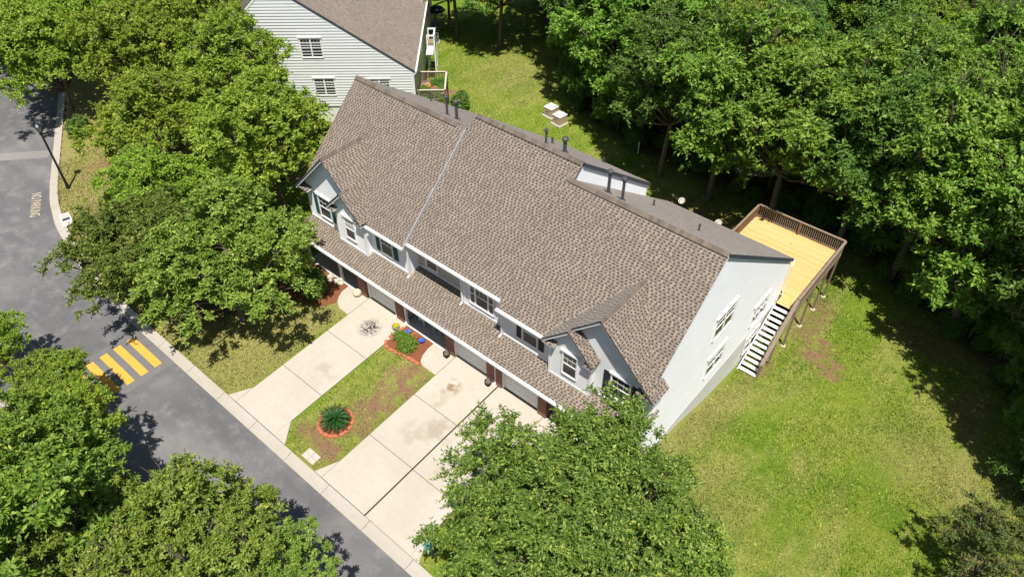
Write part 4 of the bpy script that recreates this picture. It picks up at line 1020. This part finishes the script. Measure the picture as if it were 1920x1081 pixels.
# shrubs
def bush_mesh(seed, rx, ry, rz_, n, L, W, mat):
    q = np.random.default_rng(seed); nb = 14; P = []; Nn = []
    for _ in range(nb):
        v = q.normal(size=3); v[2] = abs(v[2]); v /= np.linalg.norm(v); c = v*np.array((rx, ry, rz_))*q.uniform(.25, .62); c[2] += rz_*.12
        w = q.normal(size=(n//nb, 3)); w /= np.linalg.norm(w, axis=1, keepdims=True); w[:, 2] = np.where(w[:, 2] < -.35, -w[:, 2], w[:, 2])
        pp = c + w*np.array((rx, ry, rz_))*.46*q.uniform(.6, 1.08, (len(w), 1)); pp[:, 2] = np.maximum(pp[:, 2], .03)
        P.append(pp); Nn.append(w*.7+np.array((0, 0, .6))+q.normal(size=w.shape)*.5)
    return leaves('foliage', np.concatenate(P), np.concatenate(Nn), L, W, mat, q)
def shrub(x, y, me, label, group=None, z=None, rz=0, s=1, name='shrub'):
    o = empty(name, (x, y, gz_at(x, y) if z is None else z), rz); tag(o, label, 'shrub', group)
    st = MB(); 
    for k in range(5): a = k*1.256; st.tube([(0, 0, -.05), (.12*math.cos(a), .12*math.sin(a), .22), (.3*math.cos(a), .3*math.sin(a), .5)], [.025, .018, .008], 5)
    link('stem', st.mesh('stem', M['bark']), o).scale = (s, s, s); f = link('foliage', me, o); f.scale = (s, s, s); tag(f, kind='stuff'); return o
bushA = bush_mesh(3, 1.25, 1.15, 1.6, 5200, .15, .075, M['leaf_deep']); bushB = bush_mesh(4, 1.2, .72, .72, 5200, .11, .05, M['leaf_shrub']); bushC = bush_mesh(5, 1.1, 1.0, 1.1, 3600, .2, .09, M['leaf_deep'])
shrub(-22.75, -1.75, bushA, 'rounded glossy green shrub in front of the left porch post'); shrub(-24.4, -1.9, bushA, 'broad green shrub under the oak by the left porch corner', rz=2)
shrub(-14.95, -1.45, bushB, 'low bright green shrub in the brick-edged bed before the middle porch', rz=R(-4))
p = px2w(155, 247, -.6); shrub(p[0], p[1], bushC, 'dark shrub in tree shade beside the far kerb', s=1.2)
p = px2w(866, 200, -4.2); shrub(p[0], p[1], bushC, 'leafy shrub at the corner of the small planted deck', s=1.25, z=-4.1)
for i, (u_, v_, s_, mm) in enumerate([(-.5, -.3, .75, 1), (-.6, .5, .5, 0), (-1.6, .9, .62, 0), (-2.4, .85, .7, 1), (-1.3, -.7, .55, 1), (-.2, 1.0, .5, 0), (-2.7, .3, .5, 1)]):
    w = np.array((NO[0], NO[1], NZ)) + e_y*(18.4+v_) + np.array((math.cos(NA), math.sin(NA), 0))*u_
    shrub(w[0], w[1], bushC if mm else bushB, 'leafy plant standing on the small planted deck', 'plants on the small deck', z=NZ-.1, s=s_*1.05, rz=i, name='potted_plant')
# undergrowth along the edge of the wood
for i in range(46):
    x = -34 + i*1.15 + r.uniform(-.5, .5); y = float(wood_edge(x)) + r.uniform(.3, 3.0)
    if x > 18: continue
    shrub(x, y, bushC if i % 3 else bushA, 'dark undergrowth bush at the edge of the wood', 'undergrowth along the wood', s=r.uniform(.6, 1.25), rz=r.uniform(0, 6), name='undergrowth_bush')
for i in range(34):
    x = r.uniform(-6, 17); y = float(wood_edge(x)) + r.uniform(2, 9)
    shrub(x, y, bushC if i % 2 else bushA, 'dark undergrowth bush at the edge of the wood', 'undergrowth along the wood', s=r.uniform(.7, 1.5), rz=r.uniform(0, 6), name='undergrowth_bush')

# ------------------------------------------------------------------ garden and street things
# sago palm in its ring
PX, PY = -14.03, -7.5; pz = float(front_z(PY))
pm = empty('sago_palm', (PX, PY, pz)); tag(pm, 'dark green sago palm spreading stiff fronds inside a brick ring', 'palm')
fm = MB(); q = np.random.default_rng(9)
def frond_mesh(L=1.0):
    m = MB(); n = 24; V = [np.array((L*t, 0, .30*math.sin(t*2.0)-.30*t*t)) for t in np.linspace(0, 1, n)]; F = []
    for i in range(2, n-1):
        t = i/(n-1); w = .20*math.sin(math.pi*min(1, .12+.88*t))**.6*(1.05-.35*t)
        for s in (-1, 1):
            V.append(V[i]+np.array((.11, s*w, .06))); k = len(V)-1; F.append((i, i+1, k) if s > 0 else (i+1, i, k))
    for i in range(2):
        V.append(V[i]+np.array((0, .03, 0))); k = len(V)-1; F.append((i, i+1, k))
    m.faces(V, F)
    return m.mesh('frond', M['frond'])
fme = frond_mesh()
m = MB(); m.lathe([(.12, -.05), (.15, .1), (.13, .28), (.05, .36)], 10); m.build('trunk', M['bark'], pm)
for i in range(46):
    f = link('frond', fme, pm); a = i*2.39996; el = R(-6+56*(i/46)**1.4); f.rotation_euler = (0, -el, a); f.location = (0, 0, .26); sc = 1.0-.25*(i/46)*q.random()-.1*q.random(); f.scale = (sc, sc, sc)
def disc(name, x, y, rx, ry, mat, z, kind=None, label=None):
    m = MB(); n = 28; m.poly([(x+rx*math.cos(2*math.pi*k/n), y+ry*math.sin(2*math.pi*k/n), float(front_z(y+ry*math.sin(2*math.pi*k/n)))+z) for k in range(n)]); o = m.build(name, mat)
    tag(o, label, kind=kind or 'structure'); return o
disc('mulch_bed', PX, PY, .78, .78, M['mulch'], .02)
# scalloped edging bricks
em = MB(); n = 9; prof = [(-.165, -.07)] + [(.165*math.cos(math.pi-math.pi*k/n), .14*math.sin(math.pi*k/n)) for k in range(n+1)] + [(.165, -.07)]
top = [(x, y, .075) for x, y in prof]; bot = [(x, y, -.06) for x, y in prof]; K = len(prof)
em.faces(top+bot, [tuple(range(K))[::-1]] + [(i, (i+1) % K, (i+1) % K+K, i+K) for i in range(K)]); eme = em.mesh('edging_brick', M['terracotta'])
er = empty('brick_ring', (PX, PY, pz)); tag(er, 'scalloped terracotta brick ring around the sago palm', 'edging')
for k in range(19):
    a = 2*math.pi*k/19; x, y = .88*math.cos(a), .88*math.sin(a); o = link('edging_brick', eme, er, loc=(x, y, float(front_z(PY+y))-pz+q.uniform(-.01, .015)), rz=a-math.pi/2+q.uniform(-.08, .08))
eb = empty('bed_edging', (-15, -1.95, float(front_z(-1.95)))); tag(eb, 'row of scalloped terracotta bricks edging the bed before the middle porch', 'edging')
ln = [(-16.0, -.62), (-16.05, -1.0), (-16.1, -1.45), (-16.02, -1.9), (-15.75, -2.14), (-15.35, -2.14), (-15.0, -2.09), (-14.7, -2.0), (-14.4, -1.94), (-14.08, -1.92), (-13.75, -1.90), (-13.42, -1.88)]
for k, (x, y) in enumerate(ln):
    d_ = np.array(ln[min(k+1, len(ln)-1)])-np.array(ln[max(k-1, 0)]); a = math.atan2(d_[1], d_[0])
    link('edging_brick', eme, eb, loc=(x+15, y+1.95, float(front_z(y))-float(front_z(-1.95))+q.uniform(0, .03)), rz=a+math.pi+q.uniform(-.1, .1))
def bed(pts, name='mulch_bed'):
    m = MB(); m.poly([(x, y, float(front_z(y))+.022) for x, y in ccw(pts)]); tag(m.build(name, M['mulch']), kind='structure')
bed([(-16.02, -.26), (-16.1, -1.95), (-15.7, -2.15), (-15.0, -2.1), (-14.4, -1.95), (-13.2, -1.9), (-13.6, -1.3), (-13.74, -.26)])
bed([(-21.38, -.26), (-21.36, -.85), (-21.1, -1.35), (-20.9, -1.7), (-21.4, -2.6), (-23.0, -3.2), (-25.3, -3.0), (-25.6, -.26)])
# pots and ornaments
def pot(name, x, y, z, prof, mat, label, cat, n=16):
    o = empty(name, (x, y, z)); tag(o, label, cat); m = MB(); m.lathe(prof, n); m.build('vessel', mat, o, smooth=True); return o
zf = lambda y: float(front_z(y))
o = pot('flower_pot', -16.32, -.85, zf(-.85)+.035, [(.13, 0), (.2, .12), (.23, .26), (.2, .26), (.17, .2)], M['ac'], 'dark pot brimming with yellow flowers by the left garage', 'flower pot')
fl = bush_mesh(12, .22, .22, .16, 300, .07, .06, M['yellow_petal']); f = link('flowers', fl, o, loc=(0, 0, .24)); tag(f, kind='stuff')
fl = bush_mesh(13, .26, .26, .10, 160, .09, .05, M['leaf_shrub']); f = link('foliage', fl, o, loc=(0, 0, .2)); tag(f, kind='stuff')
for x, y, lb in ((-12.42, -.5, 'black urn planter at the foot of the brick pier by the middle walk'), (-9.2, -.5, 'black urn planter between the two right-hand garage doors')):
    o = pot('urn_planter', x, y, zf(y)+.035, [(.11, 0), (.11, .03), (.06, .06), (.05, .12), (.12, .18), (.19, .3), (.21, .38), (.17, .38), (.13, .3)], M['black'], lb, 'planter')
    m = MB(); m.lathe([(.02, .30), (.165, .33), (.02, .35)], 12); m.build('soil', M['bark'], o)
o = pot('stone_planter', -20.3, -.42, zf(-.4)+.037, [(.20, 0), (.27, .08), (.29, .22), (.25, .32), (.17, .36), (.15, .30)], M['stone'], 'round pale stone planter at the foot of the left brick pier', 'planter')
m = MB(); m.lathe([(.01, .29), (.15, .31), (.01, .33)], 12); m.build('soil', M['stone'], o)
o = pot('clay_bowl', -14.95, -.58, zf(-.58)+.02, [(.2, 0), (.26, .06), (.29, .16), (.25, .16), (.21, .07)], M['bowl'], 'shallow brown clay bowl between two blue ornaments', 'bowl')
m = MB(); m.lathe([(.01, .08), (.2, .09), (.01, .1)], 12); m.build('soil', M['mulch'], o)
for x, y, lb in ((-15.5, -.64, 'blue glazed leaf ornament on the mulch nearer the flower pot'), (-14.36, -.6, 'blue glazed leaf ornament on the mulch nearer the walk')):
    o = empty('garden_ornament', (x, y, zf(y)+.02), random.uniform(0, 3)); tag(o, lb, 'ornament'); m = MB(); m.lathe([(.09, 0), (.05, .05), (.05, .1), (.12, .14), (.02, .15)], 10); m.build('base', M['blue'], o)
    pe = MB(); pe.faces([(0, 0, .13), (.12, -.07, .16), (.24, 0, .2), (.12, .07, .16), (.12, 0, .12)], [(0, 1, 4), (1, 2, 4), (2, 3, 4), (3, 0, 4)]); pme = pe.mesh('petal', M['blue'])
    for k in range(7): link('petal', pme, o, rz=k*.897)
# stones by the left porch
sb = bmesh.new(); bmesh.ops.create_icosphere(sb, subdivisions=2, radius=.2)
for v in sb.verts: v.co *= 1+random.uniform(-.14, .14); v.co.z *= .7
sme = bpy.data.meshes.new('stone'); sb.to_mesh(sme); sb.free(); sme.materials.append(M['stone'])
for k, (x, y, s) in enumerate(((-22.9, -.42, 1.1), (-22.3, -.45, .9), (-21.9, -.42, 1.05), (-22.6, -.7, .8))):
    o = link('garden_stone', sme, loc=(x, y, zf(y)+.08), rz=k*1.3); o.scale = (s, s, s); tag(o, 'pale rounded stone beside the left porch edge', 'stone', 'stones by the left porch')
# wicker chairs
def chair(x, y, z, rz, label):
    o = empty('wicker_chair', (x, y, z), rz); tag(o, label, 'chair', None)
    m = MB(); m.box(-.27, .27, -.25, .25, .38, .44); m.build('seat', M['wicker'], o, bevel=.02)
    m = MB(); K = 9
    for i in range(K):
        a = math.pi*(i/(K-1)); b_ = math.pi*((i+1)/(K-1))
        if i == K-1: break
        p = lambda t, h: (.30*math.cos(t), .27*math.sin(t)+.02, h); ht = lambda t: .62+.42*math.sin(t)
        m.poly([p(a, .44), p(b_, .44), p(b_, ht(b_)), p(a, ht(a))]); 
    bk = m.build('backrest', M['wicker'], o); sm_ = bk.modifiers.new('thickness', 'SOLIDIFY'); sm_.thickness = .035
    for s in (-1, 1):
        m = MB(); m.bar((s*.29, -.24, .62), (s*.29, .05, .64), .07, .04); m.build('arm', M['wicker'], o)
        for yy_ in (-.22, .22): m = MB(); m.tube([(s*.25, yy_, 0), (s*.25, yy_, .40)], [.022, .025], 8); m.build('leg', M['wicker'], o)
chair(-15.35, .62, 0, R(170), 'white wicker armchair on the middle porch beside the brick pier'); chair(-14.25, .75, 0, R(185), 'white wicker armchair on the middle porch towards the front door')
# street lamp
lx, ly, _ = px2w(128, 352, -.6); lz = gz_at(lx, ly)
lp = empty('street_lamp', (lx, ly, lz)); tag(lp, 'tall black street lamp with lantern head on the verge inside the bend', 'street lamp')
m = MB(); m.lathe([(.16, 0), (.16, .12), (.12, .3), (.095, .6), (.085, 1.2), (.07, 4.75)], 12); m.build('post', M['black'], lp)
m = MB(); m.lathe([(.05, 4.75), (.10, 4.8), (.12, 4.86)], 8); m.lathe([(.30, 5.34), (.27, 5.38), (.10, 5.52), (.03, 5.62)], 8)
for k in range(4): a = math.pi/4+k*math.pi/2; m.bar((.12*math.cos(a), .12*math.sin(a), 4.86), (.28*math.cos(a), .28*math.sin(a), 5.35), .025, .025)
hd = m.build('lantern_frame', M['black'], lp); m = MB(); m.lathe([(.10, 4.87), (.255, 5.33)], 4); m.build('lantern_pane', M['clear_glass'], hd)
# white board lying on the verge
p = px2w(124, 411, -.58); o = empty('white_board', (p[0], p[1], gz_at(p[0], p[1])+.03), R(-14)); tag(o, 'white board lying on the verge beside the kerb below the lamp post', 'board')
m = MB(); m.box(-.8, .8, -.34, .34, 0, .05); m.build('panel', M['white'], o, bevel=.01)
for k in range(3): m = MB(); m.box(-.7+k*.5, -.32+k*.5, -.26, .26, .05, .058); m.build('raised_field', M['pipe' if k == 1 else 'pad'], o)
# utility cabinets on the back lawn
def cabinet(px, py, lb):
    p = px2w(px, py, -4.25); z = gz_at(p[0], p[1]); o = empty('utility_cabinet', (p[0], p[1], z), R(-6)); tag(o, lb, 'cabinet')
    m = MB(); m.box(-.62, .62, -.62, .62, -.1, .13); m.build('plinth', M['pad'], o, bevel=.03); m = MB(); m.box(-.48, .48, -.48, .48, .13, .92); m.build('body', M['tan_box'], o, bevel=.02)
    m = MB(); m.box(-.51, .51, -.51, .51, .92, .99); m.build('lid', M['tan_lid'], o, bevel=.015); m = MB(); m.box(-.015, .015, -.492, -.48, .2, .88); m.box(-.2, -.12, -.50, -.492, .5, .62); m.build('door_seam', M['black'], o)
cabinet(1033, 217, 'tan utility cabinet on a pale plinth, the one further from the wood'); cabinet(1049, 232, 'tan utility cabinet on a pale plinth, the one touching the tree shade')
# white marker post, satellite dishes
p = px2w(1196, 288, -4.25); o = empty('marker_post', (p[0], p[1], gz_at(p[0], p[1]))); tag(o, 'slim white marker post at the shaded edge of the back lawn', 'post')
m = MB(); m.lathe([(.06, -.1), (.06, 1.2)], 10); m.build('shaft', M['white'], o); m = MB(); m.lathe([(.065, 1.2), (.065, 1.26), (.02, 1.3)], 10); m.build('cap', M['ac'], o)
def dish(px, py, y, lb):
    d = FW*FPX + RT*(px-960) + UP*(540.5-py); w = CAM + d*((y-CAM[1])/d[1]); g = gz_at(w[0], w[1])
    o = empty('satellite_dish', (w[0], w[1], g), R(-20)); tag(o, lb, 'satellite dish')
    m = MB(); m.tube([(0, 0, -.1), (0, 0, w[2]-g-.05), (.02, -.12, w[2]-g)], [.03, .03, .025], 8); m.build('mast', M['pipe'], o)
    m = MB(); N_ = 14
    for (r0, z0_), (r1, z1_) in zip([(0, 0), (.1, .012), (.17, .035)], [(.1, .012), (.17, .035), (.235, .07)]):
        for k in range(N_):
            a, b_ = 2*math.pi*k/N_, 2*math.pi*(k+1)/N_
            m.poly([(r0*math.cos(a), r0*math.sin(a), z0_), (r1*math.cos(a), r1*math.sin(a), z1_), (r1*math.cos(b_), r1*math.sin(b_), z1_), (r0*math.cos(b_), r0*math.sin(b_), z0_)])
    b_ = m.build('reflector', M['pad'], o); b_.location = (.02, -.14, w[2]-g); b_.rotation_euler = (R(38), 0, R(20)); s_ = b_.modifiers.new('t', 'SOLIDIFY'); s_.thickness = .015
    m = MB(); m.tube([(0, -.28, .05), (0, -.18, .34), (0, -.04, .42)], [.012, .012, .03], 6); a_ = m.build('feed_arm', M['pipe'], b_)
dish(1281, 375, 19.6, 'satellite dish on a mast behind the rear eave, the one further from the deck'); dish(1350, 416, 18.6, 'satellite dish on a mast behind the rear eave, the one nearer the deck')
p = px2w(806, 1032, -.6); o = empty('utility_bin', (p[0], p[1], gz_at(p[0], p[1])), R(8)); tag(o, 'small teal bin half hidden under the large oak near the kerb', 'bin')
m = MB(); m.lathe([(.2, 0), (.24, .5), (.25, .52)], 14); m.build('body', M['teal_bin'], o); m = MB(); m.lathe([(.27, .52), (.27, .57), (.15, .62), (.02, .63)], 14); m.build('lid', M['teal_bin'], o)
# air conditioners, parasol and fence behind the neighbour
def ac(px, py, lb):
    p = px2w(px, py, -4.25); o = empty('air_conditioner', (p[0], p[1], gz_at(p[0], p[1])), NA); tag(o, lb, 'air conditioner', 'air conditioners behind the neighbouring house')
    m = MB(); m.box(-.5, .5, -.5, .5, -.1, .08); m.build('plinth', M['pad'], o); m = MB(); m.box(-.42, .42, -.42, .42, .08, .85); 
    for k in range(6): m.box(-.43, .43, -.43, .43, .15+k*.11, .18+k*.11)
    m.build('casing', M['ac'], o); m = MB(); m.lathe([(.34, .85), (.34, .88), (.30, .89)], 16); m.build('fan_guard', M['black'], o)
    m = MB(); [m.box(-.3+k*.12, -.27+k*.12, -.28, .28, .885, .90) for k in range(6)]; m.build('grille', M['tan_lid'], o)
for a in ((813, 55), (814, 67), (816, 79)): ac(*a, 'grey air conditioner in a row on pads behind the neighbouring house')
p = px2w(818, 46, -4.2); o = empty('parasol', (p[0], p[1], gz_at(p[0], p[1]))); tag(o, 'dark canvas parasol behind the neighbouring house', 'parasol')
m = MB(); m.lathe([(1.15, 1.75), (.8, 1.98), (.4, 2.15), (.03, 2.25)], 8); m.build('canopy', M['dark_fabric'], o); m = MB(); m.lathe([(.03, 0), (.03, 2.3)], 8); m.build('pole', M['black'], o); m = MB(); m.lathe([(.3, 0), (.28, .08), (.05, .12)], 12); m.build('base', M['black'], o)
p = px2w(843, 47, -4.2); o = empty('timber_pole', (p[0], p[1], gz_at(p[0], p[1]))); tag(o, 'leaning brown timber pole at the end of the neighbouring yard', 'pole')
m = MB(); m.tube([(0, 0, -.3), (0, .03, 2), (.05, .05, 4.6)], [.17, .15, .13], 9); m.build('shaft', M['cedar'], o); m = MB(); m.bar((.02, .03, 2.6), (-1.6, -.6, 4.4), .1, .1); m.build('brace', M['old_wood'], o)
# orange and brown pots on the small deck
for u_, v_, mm, lb in ((-2.0, -.35, 'orange', 'orange pot among the plants of the small deck'), (-1.5, .35, 'bowl', 'round brown pot in the middle of the small deck')):
    w = np.array((NO[0], NO[1], NZ-.1)) + e_y*(18.4+v_) + np.array((math.cos(NA), math.sin(NA), 0))*u_
    o = pot('deck_pot', w[0], w[1], w[2], [(.2, 0), (.28, .2), (.3, .42), (.25, .42), (.22, .34)], M[mm], lb, 'pot'); m = MB(); m.lathe([(.01, .33), (.24, .35), (.01, .37)], 12); m.build('soil', M['bark'], o)

# ------------------------------------------------------------------ grass blades over the lawns
q = np.random.default_rng(21); n = 620000
x = q.uniform(-50, 20, n); y = q.uniform(-11, 48, n); yk = y-kerb_y(x)
ok = (yk > .62) & (y < wood_edge(x)+.5)
ok &= ~((x > -25.7) & (x < .05) & (y > -.28) & (y < 17.1)); ok &= ~((x > -20.9) & (x < -15.9) & (y < 0) & (y > -10.2) & (x < -15.1+0*(x))) | (x < -19.6-np.clip((-8.9-y)*.6, 0, .7))
ok &= ~((x > -12.1-np.clip((-8.9-y)*.5, 0, .55)) & (x < -5.4) & (y < 0) & (y > -10.2))
ok &= ~((x > -16.02) & (x < -15.95+np.clip((-9.0-y)*.9, 0, 1.0)) & (y < 0)); ok &= ~((np.hypot(x-PX, y-PY) < .98)); ok &= ~((x > -16.2) & (x < -12) & (y > -2.1)); ok &= ~((x > -25.7) & (x < -19.4) & (y > -2.2) & (y < 0)); ok &= ~((x > -13.95) & (x < -12.9) & (y < -9.35))
d_, f_, b_ = masks(x, y); ok &= q.random(n) > np.maximum(.85*b_, .8*f_); dens = np.where((y > 18) & (x < -5), .55, 1.0); ok &= q.random(n) < dens
cx = px = (x-CAM[0]); x = x[ok]; y = y[ok]; z = ground(x, y); n = len(x)
P0 = np.stack([x, y, z], 1); a = q.uniform(0, 6.28, n); w = q.uniform(.02, .05, n); h = q.uniform(.05, .14, n); ln_ = q.uniform(.02, .10, n)
sd = np.stack([np.cos(a), np.sin(a), 0*a], 1)*w[:, None]; tip = np.stack([-np.sin(a)*ln_, np.cos(a)*ln_, h], 1)
V = np.stack([P0-sd, P0+sd, P0+tip], 1).reshape(-1, 3)
bme_ = np_mesh('grass_blades', V, np.arange(3*n).reshape(-1, 3), M['blade']); set_cover(bme_, x, y, 3)
tag(link('grass_blades', bme_), 'short mown grass over the lawns', 'grass', kind='stuff')
